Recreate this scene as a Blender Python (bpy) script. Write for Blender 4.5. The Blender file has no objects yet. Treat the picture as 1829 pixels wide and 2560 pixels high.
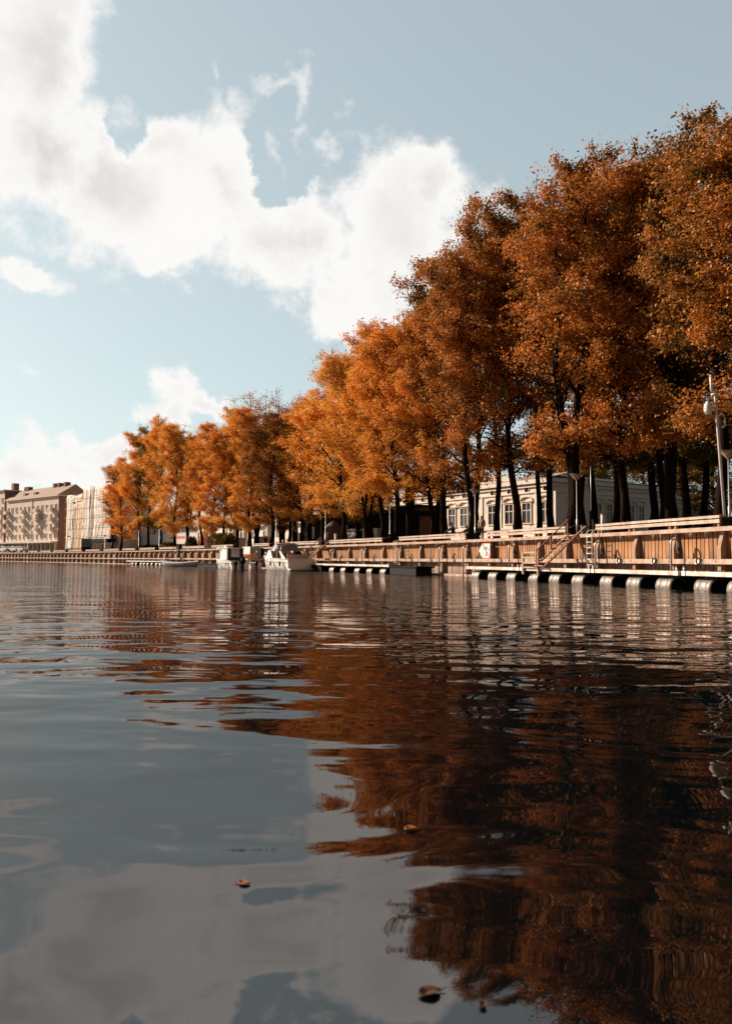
import bpy, math, random
import numpy as np
from mathutils import Vector, Matrix

R = math.radians
random.seed(7)
S = bpy.context.scene
COL = S.collection

# ------------------------------------------------------------------ camera
F, CX, CY = 2000.0, 914.5, 1280.0          # focal length and centre in photograph pixels
HCAM, PITCH, ROLL = 1.12, R(3.4218), R(0.3261)
fw = Vector((0, math.cos(PITCH), math.sin(PITCH)))
_up = Vector((0, -math.sin(PITCH), math.cos(PITCH)))
rt = math.cos(ROLL) * Vector((1, 0, 0)) + math.sin(ROLL) * _up
up = -math.sin(ROLL) * Vector((1, 0, 0)) + math.cos(ROLL) * _up
CAMP = Vector((0, 0, HCAM))
cam = bpy.data.cameras.new("camera")
camo = bpy.data.objects.new("camera", cam); COL.objects.link(camo)
camo.matrix_world = Matrix(((rt.x, up.x, -fw.x, 0), (rt.y, up.y, -fw.y, 0), (rt.z, up.z, -fw.z, HCAM), (0, 0, 0, 1)))
cam.sensor_fit = 'VERTICAL'; cam.sensor_height = 36; cam.lens = F / 2560 * 36
cam.clip_start = 0.1; cam.clip_end = 6000
cam.dof.use_dof = True; cam.dof.focus_distance = 42; cam.dof.aperture_fstop = 3.5
S.camera = camo
S.render.resolution_x = 731; S.render.resolution_y = 1024

# ------------------------------------------------------------------ light
SUN_EL, SUN_AZ = R(26), math.atan2(-0.87, 0.46)
sd = Vector((math.cos(SUN_EL) * math.sin(SUN_AZ), math.cos(SUN_EL) * math.cos(SUN_AZ), math.sin(SUN_EL)))
sun = bpy.data.lights.new("sun", 'SUN'); sun.energy = 5.0; sun.angle = R(0.5); sun.color = (1, 0.82, 0.66)
suno = bpy.data.objects.new("sun", sun); COL.objects.link(suno)
suno.rotation_euler = sd.to_track_quat('Z', 'Y').to_euler()
S.view_settings.view_transform = 'Standard'; S.view_settings.look = 'None'
S.view_settings.gamma = 1; S.view_settings.exposure = 0.75
S.render.engine = 'CYCLES'

def ray(px, py):
    return (fw + (px - CX) / F * rt + (CY - py) / F * up)
def azel(px, py):
    d = ray(px, py).normalized()
    return math.atan2(d.x, d.y) * 2000, math.asin(d.z) * 2000

# ------------------------------------------------------------------ sky with clouds (all in world directions)
W = bpy.data.worlds.new("World"); S.world = W; W.use_nodes = True
nt = W.node_tree; nt.nodes.clear()
def N(t, **k):
    n = nt.nodes.new(t)
    for a, b in k.items(): setattr(n, a, b)
    return n
def math_(op, a, b=None, c=None, clamp=False):
    n = N('ShaderNodeMath', operation=op); n.use_clamp = clamp
    for i, x in enumerate((a, b, c)):
        if x is None: continue
        if isinstance(x, (int, float)): n.inputs[i].default_value = x
        else: nt.links.new(x, n.inputs[i])
    return n.outputs[0]
def mapr(v, a, b, c=0, d=1, smooth=True):
    n = N('ShaderNodeMapRange'); n.interpolation_type = 'SMOOTHSTEP' if smooth else 'LINEAR'
    nt.links.new(v, n.inputs[0])
    for i, x in zip((1, 2, 3, 4), (a, b, c, d)): n.inputs[i].default_value = x
    return n.outputs[0]
def mixc(f, a, b):
    n = N('ShaderNodeMix', data_type='RGBA')
    if isinstance(f, (int, float)): n.inputs[0].default_value = f
    else: nt.links.new(f, n.inputs[0])
    for i, x in ((6, a), (7, b)):
        if isinstance(x, tuple): n.inputs[i].default_value = (*x, 1)
        else: nt.links.new(x, n.inputs[i])
    return n.outputs[2]
tc = N('ShaderNodeTexCoord'); vec = tc.outputs['Generated']
sep = N('ShaderNodeSeparateXYZ'); nt.links.new(vec, sep.inputs[0])
def wnoise(scale, detail, rough, off=0, stretch=1.0, lac=2.0):
    m = N('ShaderNodeMapping'); nt.links.new(vec, m.inputs[0])
    m.inputs['Location'].default_value = (off, off * .7, off * .3); m.inputs['Scale'].default_value = (1, 1, stretch)
    n = N('ShaderNodeTexNoise'); n.inputs['Scale'].default_value = scale; n.inputs['Detail'].default_value = detail
    n.inputs['Roughness'].default_value = rough; n.inputs['Lacunarity'].default_value = lac
    nt.links.new(m.outputs[0], n.inputs[0]); return n
AZ = math_('MULTIPLY', math_('ARCTAN2', sep.outputs[0], sep.outputs[1]), 2000)
EL = math_('MULTIPLY', math_('ARCSINE', sep.outputs[2]), 2000)
w1 = wnoise(9, 5, .62, 3.1)
sw = N('ShaderNodeSeparateColor'); nt.links.new(w1.outputs['Color'], sw.inputs[0])
AZw = math_('ADD', AZ, math_('MULTIPLY', math_('SUBTRACT', sw.outputs[0], .5), 260))
ELw = math_('ADD', EL, math_('MULTIPLY', math_('SUBTRACT', sw.outputs[1], .5), 260))
def blob(px, py, rx, ry, rot=0, w=1.0):
    a, e = azel(px, py); c, s = math.cos(R(rot)), math.sin(R(rot))
    x = math_('SUBTRACT', AZw, a); y = math_('SUBTRACT', ELw, e)
    u = math_('ADD', math_('MULTIPLY', x, c / rx), math_('MULTIPLY', y, s / rx))
    v = math_('ADD', math_('MULTIPLY', x, -s / ry), math_('MULTIPLY', y, c / ry))
    q = math_('SQRT', math_('ADD', math_('MULTIPLY', u, u), math_('MULTIPLY', v, v)))
    return math_('MULTIPLY', math_('SUBTRACT', 1.3, q), w)
def maxall(L):
    o = L[0]
    for x in L[1:]: o = math_('SMOOTH_MAX', o, x, .12)
    return o
solid = maxall([blob(*b) for b in [
    (20, 80, 205, 320), (90, 350, 235, 180), (300, 470, 240, 165), (450, 590, 200, 130), (560, 470, 170, 160),
    (420, 380, 150, 90, 0, .9), (720, 590, 170, 130), (990, 570, 215, 195, -20), (930, 720, 160, 130), (880, 790, 120, 70),
    (410, 665, 90, 45), (435, 965, 85, 62, -20), (520, 1015, 85, 45), (430, 1030, 95, 50), (75, 695, 100, 46, -5, 1.0),
    (170, 1160, 130, 55), (270, 1110, 90, 40), (20, 1190, 80, 50), (90, 1200, 200, 40), (1070, 470, 90, 90),
    (-500, 200, 420, 300), (-700, 900, 300, 90), (2500, 500, 500, 260), (2300, 1000, 380, 90)]])
thin = maxall([blob(*b) for b in [
    (545, 290, 50, 75, 10, .8), (600, 260, 80, 45, 20, .9), (740, 230, 35, 110, 15, 1.0), (690, 210, 80, 35, 0, .85), (765, 350, 35, 60, 0, .8),
    (700, 400, 35, 60, 0, .8), (650, 690, 110, 60, 25, .9), (1200, 470, 120, 60, -20, .85), (330, 280, 45, 50, 0, .85), (820, 370, 30, 30, 0, .7), (1255, 440, 45, 35, 0, .6),
    (710, 760, 70, 40, 0, .75), (70, 960, 50, 25, 0, .7), (70, 1110, 60, 40, 0, .8), (515, 190, 25, 40, 30, .6), (840, 265, 30, 50, 0, .6)]])
hole = maxall([blob(*b) for b in [(700, 395, 95, 80, -30, 1.2), (340, 330, 45, 55, 0, .8)]])
n2 = wnoise(16, 12, .60, 1.7).outputs[0]
n3 = wnoise(38, 9, .66, 5.7).outputs[0]
dens = math_('ADD', solid, math_('MULTIPLY', math_('SUBTRACT', n2, .5), 1.15))
dens = math_('SUBTRACT', dens, math_('MULTIPLY', mapr(hole, .1, .9), .9))
dens = math_('ADD', dens, math_('MULTIPLY', math_('SUBTRACT', n3, .5), .55))
a1 = mapr(dens, .14, .64)
dt = math_('ADD', thin, math_('MULTIPLY', math_('SUBTRACT', n3, .5), 2.2))
a2 = math_('MULTIPLY', mapr(dt, .38, 1.25), .62)
alpha = math_('MAXIMUM', a1, a2)
# far side of the sky, seen only in reflections and from the side: loose field of cloud
back = mapr(sep.outputs[1], .25, -.15)
nb = wnoise(2.4, 9, .6, 9.0, 1.8).outputs[0]
alpha = math_('MAXIMUM', alpha, math_('MULTIPLY', math_('MULTIPLY', back, mapr(nb, .54, .68)), .5))
above = mapr(sep.outputs[2], -.02, .01)
alpha = math_('MULTIPLY', alpha, above)
# cloud body tone: white rims, grey bellies
thick = mapr(dens, .5, 1.35)
nbig = wnoise(5.5, 5, .5, 7.7).outputs[0]
grey = math_('MULTIPLY', thick, mapr(nbig, .40, .66))
ga, ge = azel(190, 260)
g1 = mapr(blob(190, 250, 190, 330), 0, 1.0)
g2 = mapr(blob(1130, 700, 120, 220, 0), .1, 1.1)
grey = math_('MAXIMUM', math_('MULTIPLY', grey, .45), math_('MULTIPLY', math_('MAXIMUM', g1, g2), math_('MULTIPLY', thick, .85)))
grey = math_('MAXIMUM', grey, math_('MULTIPLY', math_('MULTIPLY', thick, mapr(wnoise(11, 8, .6, 2.2).outputs[0], .42, .66)), .55))
cc = mixc(grey, (1.08, 1.06, 1.03), (.66, .655, .64))
sky = N('ShaderNodeTexSky'); sky.sky_type = 'NISHITA'; sky.sun_disc = False
sky.sun_elevation = SUN_EL; sky.sun_rotation = SUN_AZ; sky.altitude = 0; sky.air_density = 1.0; sky.dust_density = 1.0; sky.ozone_density = 1.2
hs = N('ShaderNodeHueSaturation'); hs.inputs['Saturation'].default_value = .58; hs.inputs['Value'].default_value = 1.0
nt.links.new(sky.outputs[0], hs.inputs['Color'])
tint = N('ShaderNodeMix', data_type='RGBA', blend_type='MULTIPLY'); tint.inputs[0].default_value = 1
nt.links.new(hs.outputs[0], tint.inputs[6]); tint.inputs[7].default_value = (.85, 1.045, .985, 1)
front = mapr(sep.outputs[1], -.25, .50, .14, 1.0)  # sky dimmed behind the camera to cut fill light and deepen shade
gm = N('ShaderNodeGamma'); gm.inputs[1].default_value = .50; nt.links.new(tint.outputs[2], gm.inputs[0])     # gamma compresses the bright range of the sky
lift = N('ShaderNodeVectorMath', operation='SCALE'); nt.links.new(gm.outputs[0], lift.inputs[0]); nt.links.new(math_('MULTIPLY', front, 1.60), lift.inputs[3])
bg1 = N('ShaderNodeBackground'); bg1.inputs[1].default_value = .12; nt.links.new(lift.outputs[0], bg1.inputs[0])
bg2 = N('ShaderNodeBackground'); bg2.inputs[1].default_value = .54; nt.links.new(cc, bg2.inputs[0])
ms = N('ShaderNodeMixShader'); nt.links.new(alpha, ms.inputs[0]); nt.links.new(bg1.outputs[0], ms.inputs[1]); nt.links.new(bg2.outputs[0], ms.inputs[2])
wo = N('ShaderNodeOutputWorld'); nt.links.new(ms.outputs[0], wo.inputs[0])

# ------------------------------------------------------------------ materials
MATS = {}
def mat(name, c1, c2=None, scale=3.0, rough=.75, island=0.0, bump=0.0, bscale=None, metal=0.0, stretch=(1, 1, 1), spec=.2, obj=0.0, lo=.35, hi=.65):
    if name in MATS: return MATS[name]
    m = bpy.data.materials.new(name); m.use_nodes = True; t = m.node_tree; L = t.links
    b = t.nodes['Principled BSDF']; b.inputs['Roughness'].default_value = rough; b.inputs['Metallic'].default_value = metal
    b.inputs['Specular IOR Level'].default_value = spec
    tc = t.nodes.new('ShaderNodeTexCoord'); mp = t.nodes.new('ShaderNodeMapping'); mp.inputs['Scale'].default_value = stretch
    L.new(tc.outputs['Object'], mp.inputs[0])
    c2 = c2 or tuple(x * .7 for x in c1)
    if max(c1) < .72 and metal == 0: c1 = tuple(x * .74 for x in c1); c2 = tuple(x * .74 for x in c2)
    n = t.nodes.new('ShaderNodeTexNoise'); n.inputs['Scale'].default_value = scale; n.inputs['Detail'].default_value = 6; n.inputs['Roughness'].default_value = .65
    L.new(mp.outputs[0], n.inputs[0])
    cr = t.nodes.new('ShaderNodeValToRGB'); cr.color_ramp.elements[0].position = lo; cr.color_ramp.elements[1].position = hi
    cr.color_ramp.elements[0].color = (*c1, 1); cr.color_ramp.elements[1].color = (*c2, 1)
    L.new(n.outputs[0], cr.inputs[0]); out = cr.outputs[0]
    if island or obj:
        h = t.nodes.new('ShaderNodeHueSaturation'); L.new(out, h.inputs['Color'])
        mr = t.nodes.new('ShaderNodeMapRange'); k = island or obj
        mr.inputs[3].default_value = 1 - k; mr.inputs[4].default_value = 1 + k
        if island:
            g = t.nodes.new('ShaderNodeNewGeometry'); L.new(g.outputs['Random Per Island'], mr.inputs[0])
        else:
            g = t.nodes.new('ShaderNodeObjectInfo'); L.new(g.outputs['Random'], mr.inputs[0])
        L.new(mr.outputs[0], h.inputs['Value']); out = h.outputs[0]
    L.new(out, b.inputs['Base Color'])
    if bump:
        n2 = t.nodes.new('ShaderNodeTexNoise'); n2.inputs['Scale'].default_value = bscale or scale * 6; n2.inputs['Detail'].default_value = 4
        L.new(mp.outputs[0], n2.inputs[0]); bp = t.nodes.new('ShaderNodeBump'); bp.inputs['Strength'].default_value = .8; bp.inputs['Distance'].default_value = bump
        L.new(n2.outputs[0], bp.inputs['Height']); L.new(bp.outputs[0], b.inputs['Normal'])
    MATS[name] = m; return m

def plank_mat():
    m = bpy.data.materials.new('plank_wood'); m.use_nodes = True; t = m.node_tree; L = t.links; b = t.nodes['Principled BSDF']
    b.inputs['Roughness'].default_value = .8
    tc = t.nodes.new('ShaderNodeTexCoord'); g = t.nodes.new('ShaderNodeNewGeometry'); sp = t.nodes.new('ShaderNodeSeparateXYZ')
    L.new(g.outputs['Position'], sp.inputs[0])
    mp = t.nodes.new('ShaderNodeMapping'); mp.inputs['Scale'].default_value = (5, 5, .5); L.new(tc.outputs['Object'], mp.inputs[0])
    n = t.nodes.new('ShaderNodeTexNoise'); n.inputs['Scale'].default_value = 2.2; n.inputs['Detail'].default_value = 8; L.new(mp.outputs[0], n.inputs[0])
    # orange dry timber above the weathered grey tide zone
    add = t.nodes.new('ShaderNodeMath'); add.operation = 'MULTIPLY_ADD'; L.new(n.outputs[0], add.inputs[0]); add.inputs[1].default_value = 1.1; L.new(sp.outputs[2], add.inputs[2])
    ad2 = t.nodes.new('ShaderNodeMath'); ad2.operation = 'MULTIPLY_ADD'; L.new(g.outputs['Random Per Island'], ad2.inputs[0]); ad2.inputs[1].default_value = .35; L.new(add.outputs[0], ad2.inputs[2])
    cr = t.nodes.new('ShaderNodeValToRGB'); e = cr.color_ramp.elements
    mr = t.nodes.new('ShaderNodeMapRange'); mr.inputs[1].default_value = .4; mr.inputs[2].default_value = 3.2; L.new(ad2.outputs[0], mr.inputs[0])
    L.new(mr.outputs[0], cr.inputs[0])
    e[0].position = 0; e[0].color = (.16, .12, .08, 1); x = e.new(.14); x.color = (.42, .30, .21, 1); e[1].position = 1; e[1].color = (.30, .11, .035, 1)
    for p, c in ((.40, (.48, .34, .24)), (.52, (.28, .15, .08)), (.66, (.46, .23, .10)), (.84, (.40, .18, .065))):
        x = e.new(p); x.color = (*c, 1)
    h = t.nodes.new('ShaderNodeHueSaturation'); m2 = t.nodes.new('ShaderNodeMapRange'); m2.inputs[3].default_value = .5; m2.inputs[4].default_value = 1.0
    L.new(g.outputs['Random Per Island'], m2.inputs[0]); L.new(m2.outputs[0], h.inputs['Value']); L.new(cr.outputs[0], h.inputs['Color'])
    L.new(h.outputs[0], b.inputs['Base Color'])
    bp = t.nodes.new('ShaderNodeBump'); bp.inputs['Distance'].default_value = .01; L.new(n.outputs[0], bp.inputs['Height']); L.new(bp.outputs[0], b.inputs['Normal'])
    return m

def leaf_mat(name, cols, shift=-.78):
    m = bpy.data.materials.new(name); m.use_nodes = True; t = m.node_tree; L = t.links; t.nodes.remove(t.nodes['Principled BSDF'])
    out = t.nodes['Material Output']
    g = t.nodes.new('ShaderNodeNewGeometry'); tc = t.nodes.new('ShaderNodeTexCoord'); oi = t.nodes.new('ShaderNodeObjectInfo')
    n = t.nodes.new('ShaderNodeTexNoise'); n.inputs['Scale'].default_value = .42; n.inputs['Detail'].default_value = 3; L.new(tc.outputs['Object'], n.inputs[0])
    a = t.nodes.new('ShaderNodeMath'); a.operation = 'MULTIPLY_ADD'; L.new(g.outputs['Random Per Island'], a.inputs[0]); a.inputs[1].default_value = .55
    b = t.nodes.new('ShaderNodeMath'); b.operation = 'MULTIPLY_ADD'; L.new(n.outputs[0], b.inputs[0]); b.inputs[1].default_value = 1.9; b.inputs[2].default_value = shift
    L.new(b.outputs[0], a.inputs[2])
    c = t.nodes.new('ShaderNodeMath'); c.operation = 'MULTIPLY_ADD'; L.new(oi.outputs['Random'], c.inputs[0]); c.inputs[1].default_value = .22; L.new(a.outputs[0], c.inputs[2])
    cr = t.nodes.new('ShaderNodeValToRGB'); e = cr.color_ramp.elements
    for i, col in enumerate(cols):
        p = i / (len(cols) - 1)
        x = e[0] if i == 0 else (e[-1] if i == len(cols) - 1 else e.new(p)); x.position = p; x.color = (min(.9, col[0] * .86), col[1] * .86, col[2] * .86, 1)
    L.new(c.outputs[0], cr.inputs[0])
    d = t.nodes.new('ShaderNodeBsdfDiffuse'); tr = t.nodes.new('ShaderNodeBsdfTranslucent'); gl = t.nodes.new('ShaderNodeBsdfGlossy')
    gl.inputs['Roughness'].default_value = .45; gl.inputs['Color'].default_value = (.8, .8, .8, 1)
    L.new(cr.outputs[0], d.inputs[0]); L.new(cr.outputs[0], tr.inputs[0])
    m1 = t.nodes.new('ShaderNodeMixShader'); m1.inputs[0].default_value = .28; L.new(d.outputs[0], m1.inputs[1]); L.new(tr.outputs[0], m1.inputs[2])
    m2 = t.nodes.new('ShaderNodeMixShader'); m2.inputs[0].default_value = .015; L.new(m1.outputs[0], m2.inputs[1]); L.new(gl.outputs[0], m2.inputs[2])
    L.new(m2.outputs[0], out.inputs[0]); return m

M = dict(
    plank=plank_mat(),
    post=mat('weathered_post', (.50, .35, .27), (.34, .22, .15), 2.5, .8, bump=.006, stretch=(4, 4, .6)),
    beam=mat('weathered_beam', (.71, .53, .42), (.42, .27, .19), 2.2, .8, bump=.005, bscale=14),
    rail=mat('pale_rail_wood', (.71, .58, .49), (.46, .32, .24), 3.0, .75, island=.12, bump=.004),
    railpost=mat('rail_post_wood', (.42, .22, .12), (.30, .14, .07), 4.0, .8),
    stair=mat('stair_wood', (.30, .16, .10), (.20, .10, .06), 4.0, .8),
    tread=mat('tread_wood', (.62, .47, .36), (.45, .30, .20), 5.0, .8),
    deckw=mat('deck_wood', (.45, .27, .17), (.32, .17, .09), 5.0, .85, island=.15),
    white=mat('white_paint', (.78, .74, .70), (.68, .62, .57), 2.0, .45),
    edge=mat('pale_pontoon_edge', (.74, .68, .62), (.42, .33, .26), 1.6, .6, bump=.003),
    hull=mat('boat_gelcoat', (.80, .77, .74), (.74, .70, .67), 1.2, .25, spec=.5),
    cream=mat('cream_vinyl', (.62, .47, .35), (.55, .40, .29), 3, .5),
    steel=mat('galvanised_steel', (.55, .52, .50), (.38, .36, .35), 6, .42, metal=.7, bump=.002),
    alu=mat('float_aluminium', (.30, .27, .245), (.15, .125, .11), 7, .42, metal=.3, stretch=(1, 3, 3), bump=.004),
    black=mat('black_rubber', (.008, .009, .010), (.014, .014, .015), 5, .6, spec=.1),
    darkm=mat('dark_metal', (.03, .032, .035), (.05, .05, .05), 4, .5),
    grey=mat('grey_plastic', (.22, .23, .24), (.15, .16, .17), 3, .5),
    glass=mat('window_glass', (.03, .035, .04), (.05, .055, .06), .6, .08, spec=.8),
    clear=mat('plastic_window', (.62, .60, .57), (.48, .46, .44), 2, .12, spec=.7),
    lamp=mat('lamp_diffuser', (.50, .36, .28), (.42, .28, .20), 3, .4),
    bark=mat('tree_bark', (.026, .014, .009), (.012, .007, .005), 3.5, .95, bump=.03, stretch=(3, 3, .6), bscale=7, spec=.05),
    red=mat('red_paint', (.62, .035, .025), (.5, .03, .02), 3, .5),
    pinkred=mat('faded_red_paint', (.72, .22, .16), (.62, .16, .11), 3, .5),
    stone=mat('pale_stone', (.74, .66, .58), (.66, .57, .49), .9, .85, bump=.01),
    trim=mat('stone_trim', (.76, .69, .61), (.66, .58, .50), 1.5, .8),
    slate=mat('slate_roof', (.055, .07, .085), (.03, .04, .05), 2.5, .7, bump=.02, bscale=5),
    tile=mat('clay_tile_roof', (.52, .38, .30), (.40, .28, .21), 1.5, .85, bump=.03, bscale=6),
    render_=mat('warm_render', (.80, .66, .56), (.73, .58, .48), .5, .9, bump=.01),
    render2=mat('reddish_render', (.42, .22, .16), (.36, .18, .13), .5, .9),
    modern=mat('cream_render', (.80, .71, .62), (.74, .64, .55), .5, .85),
    netting=mat('scaffold_netting', (.84, .77, .70), (.68, .58, .49), .6, .8),
    orangew=mat('orange_wall', (.46, .17, .07), (.38, .13, .05), 1, .8),
    pale=mat('pale_block', (.78, .70, .62), (.70, .60, .52), 1.2, .8),
    dark=mat('dark_timber', (.010, .011, .012), (.018, .018, .020), 1.5, .85, spec=.08),
    pave=mat('paving', (.20, .15, .12), (.13, .09, .07), 1.4, .9, bump=.01),
    ground=mat('ground_earth', (.14, .10, .06), (.09, .06, .04), .3, .95),
    teal=mat('teal_paint', (.08, .34, .32), (.06, .26, .25), 2, .5),
    skin=mat('skin', (.50, .27, .19), (.44, .22, .15), 6, .55),
    khaki=mat('beige_cloth', (.52, .38, .27), (.44, .31, .21), 6, .9),
    navy=mat('navy_cloth', (.015, .020, .035), (.025, .03, .045), 6, .9),
    blackc=mat('black_cloth', (.012, .012, .015), (.022, .022, .026), 6, .85),
    hairw=mat('white_hair', (.62, .56, .50), (.5, .44, .38), 20, .8),
    tarp=mat('boat_tarpaulin', (.62, .60, .58), (.50, .48, .47), 2.5, .5, bump=.06, bscale=3.5),
    tarpdark=mat('brown_cover', (.20, .14, .11), (.12, .08, .06), 2.2, .8, bump=.05, bscale=4),
    litter=mat('leaf_litter', (.50, .17, .035), (.32, .09, .02), 9, .9, island=.4),
    twig=mat('fallen_leaf_flesh', (.62, .22, .05), (.40, .12, .03), 40, .5, lo=.3, hi=.7),
    leafbrown=mat('brown_leaf_flesh', (.20, .08, .03), (.10, .045, .02), 40, .5, lo=.3, hi=.7),
)
LEAF = dict(
    gold=leaf_mat('golden_leaves', [(.14, .13, .02), (.58, .31, .04), (.95, .46, .07), (1.0, .55, .11), (.98, .39, .07)], -.50),
    amber=leaf_mat('amber_leaves', [(.09, .09, .015), (.50, .24, .035), (.88, .38, .05), (.98, .45, .08), (.88, .29, .05)], -.66),
    rust=leaf_mat('rust_leaves', [(.03, .03, .010), (.21, .09, .02), (.54, .205, .04), (.76, .30, .065), (.60, .18, .035)]),
    olive=leaf_mat('olive_leaves', [(.04, .055, .012), (.10, .11, .02), (.26, .19, .03), (.55, .30, .04), (.75, .36, .05)]),
    brown=leaf_mat('brown_leaves', [(.03, .03, .010), (.16, .075, .015), (.40, .16, .03), (.62, .24, .05), (.50, .15, .03)]),  # darkened copy of rust; shade of the right crowns put into the tone
    dark=leaf_mat('dark_leaves', [(.02, .028, .008), (.04, .045, .010), (.10, .075, .015), (.26, .14, .025), (.46, .20, .03)]),  # dark olive leaves; on deep rows the tone also stands in for shade
)

# ------------------------------------------------------------------ mesh helpers
FR = {}
def thing(name, label, cat, loc=(0, 0, 0), rotz=0.0, group=None):
    o = bpy.data.objects.new(name, None); COL.objects.link(o); o.empty_display_size = .3
    o.location = loc; o.rotation_euler = (0, 0, rotz); o['label'] = label; o['category'] = cat
    if group: o['group'] = group
    FR[o.name] = Matrix.Translation(Vector(loc)) @ Matrix.Rotation(rotz, 4, 'Z'); return o
def tag(o, label, cat, group=None, kind=None):
    o['label'] = label; o['category'] = cat
    if group: o['group'] = group
    if kind: o['kind'] = kind
    return o

class MB:
    def __init__(s): s.v = []; s.f = []; s.sm = []
    def add(s, vs, fs, smooth=False):
        b = len(s.v); s.v += [Vector(x) for x in vs]; s.f += [[b + i for i in q] for q in fs]; s.sm += [smooth] * len(fs); return s
    def box(s, x0, x1, y0, y1, z0, z1, T=None):
        vs = [Vector((x, y, z)) for z in (z0, z1) for y in (y0, y1) for x in (x0, x1)]
        if T is not None: vs = [T @ v for v in vs]
        return s.add(vs, [(0, 2, 3, 1), (4, 5, 7, 6), (0, 1, 5, 4), (2, 6, 7, 3), (0, 4, 6, 2), (1, 3, 7, 5)])
    def beam(s, a, b, w, h, ref=(0, 0, 1)):
        a = Vector(a); b = Vector(b); d = (b - a).normalized(); r = Vector(ref)
        sx = d.cross(r); sx = sx.normalized() if sx.length > 1e-5 else Vector((1, 0, 0)); sz = sx.cross(d)
        vs = [p + sx * i * w / 2 + sz * j * h / 2 for p in (a, b) for j in (-1, 1) for i in (-1, 1)]
        return s.add(vs, [(0, 1, 3, 2), (4, 6, 7, 5), (0, 4, 5, 1), (2, 3, 7, 6), (0, 2, 6, 4), (1, 5, 7, 3)])
    def tube(s, pts, rad, n=8, cap=True, smooth=True):
        pts = [Vector(p) for p in pts]; k = len(pts)
        if isinstance(rad, (int, float)): rad = [rad] * k
        vs = []; prev = None
        for i, p in enumerate(pts):
            d = (pts[min(i + 1, k - 1)] - pts[max(i - 1, 0)])
            d = d.normalized() if d.length > 1e-9 else Vector((0, 0, 1))
            if prev is None:
                a = Vector((1, 0, 0)) if abs(d.x) < .8 else Vector((0, 1, 0)); u = d.cross(a).normalized()
            else: u = (prev - d * prev.dot(d)); u = u.normalized() if u.length > 1e-6 else d.cross(Vector((1, 0, 0))).normalized()
            prev = u; w = d.cross(u)
            for j in range(n):
                an = 2 * math.pi * j / n; vs.append(p + (u * math.cos(an) + w * math.sin(an)) * rad[i])
        fs = [(i * n + j, i * n + (j + 1) % n, (i + 1) * n + (j + 1) % n, (i + 1) * n + j) for i in range(k - 1) for j in range(n)]
        s.add(vs, fs, smooth)
        if cap: b = len(s.v) - k * n; s.f += [[b + j for j in range(n)][::-1], [b + (k - 1) * n + j for j in range(n)]]; s.sm += [False, False]
        return s
    def lathe(s, prof, n=12, T=None, smooth=True):   # prof: (r,z)
        vs = [Vector((r * math.cos(2 * math.pi * j / n), r * math.sin(2 * math.pi * j / n), z)) for r, z in prof for j in range(n)]
        if T is not None: vs = [T @ v for v in vs]
        k = len(prof)
        return s.add(vs, [(i * n + j, i * n + (j + 1) % n, (i + 1) * n + (j + 1) % n, (i + 1) * n + j) for i in range(k - 1) for j in range(n)], smooth)
    def prism(s, poly, a, b):   # poly list of 3D points, extruded by vectors a..b offset
        a = Vector(a); b = Vector(b); n = len(poly); vs = [Vector(p) + a for p in poly] + [Vector(p) + b for p in poly]
        return s.add(vs, [list(range(n))[::-1], list(range(n, 2 * n))] + [(i, (i + 1) % n, n + (i + 1) % n, n + i) for i in range(n)])
    def torus(s, c, r, q, axis='y', n=16, m=6):
        vs = []
        for i in range(n):
            a = 2 * math.pi * i / n
            for j in range(m):
                b = 2 * math.pi * j / m; rr = r + q * math.cos(b)
                p = (rr * math.cos(a), q * math.sin(b), rr * math.sin(a)) if axis == 'y' else (rr * math.cos(a), rr * math.sin(a), q * math.sin(b))
                vs.append(Vector(c) + Vector(p))
        return s.add(vs, [(i * m + j, ((i + 1) % n) * m + j, ((i + 1) % n) * m + (j + 1) % m, i * m + (j + 1) % m) for i in range(n) for j in range(m)], True)
    def build(s, name, m, parent=None, world=False, bevel=0.0):
        me = bpy.data.meshes.new(name)
        vs = s.v
        if world and parent is not None:
            I = FR[parent.name].inverted(); vs = [I @ v for v in vs]
        me.from_pydata([tuple(v) for v in vs], [], s.f); me.update()
        me.polygons.foreach_set('use_smooth', s.sm)
        o = bpy.data.objects.new(name, me); COL.objects.link(o); me.materials.append(m)
        if parent is not None: o.parent = parent
        if bevel:
            b = o.modifiers.new('bevel', 'BEVEL'); b.width = bevel; b.segments = 1; b.limit_method = 'ANGLE'
        return o
def copy_thing(o, loc, rotz=None, scale=None, label=None):
    def cp(x, par):
        c = x.copy(); COL.objects.link(c); c.parent = par
        for ch in x.children: cp(ch, c)
        return c
    kids = list(o.children); c = o.copy(); COL.objects.link(c)
    for k in kids: cp(k, c)
    c.location = loc
    if rotz is not None: c.rotation_euler = (0, 0, rotz)
    if scale is not None: c.scale = scale
    if label: c['label'] = label
    return c

# ------------------------------------------------------------------ the curve of the quay
T0, T1, DT = -26.0, 112.0, 0.1
_t = np.arange(T0, T1 + DT / 2, DT); _u = np.clip(_t, -5, 60) / 40
_ph = .239549 + .912397 * _u - 1.177475 * _u**2 + .748436 * _u**3 - .1672 * _u**4
_sp = 3.304788
_dx = -np.sin(_ph) * _sp * DT; _dy = np.cos(_ph) * _sp * DT
_X = np.concatenate([[0], np.cumsum(_dx[:-1])]); _Y = np.concatenate([[0], np.cumsum(_dy[:-1])])
_i0 = int(round(-T0 / DT)); _X = _X - _X[_i0] + 15.01182; _Y = _Y - _Y[_i0] + 33.665945
ZC = 2.58                                     # top of the coping
def phi(t): return float(np.interp(t, _t, _ph))
def Q(t, d=0.0, z=0.0):
    p = phi(t); return Vector((float(np.interp(t, _t, _X)) + d * math.cos(p), float(np.interp(t, _t, _Y)) + d * math.sin(p), z))
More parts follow.
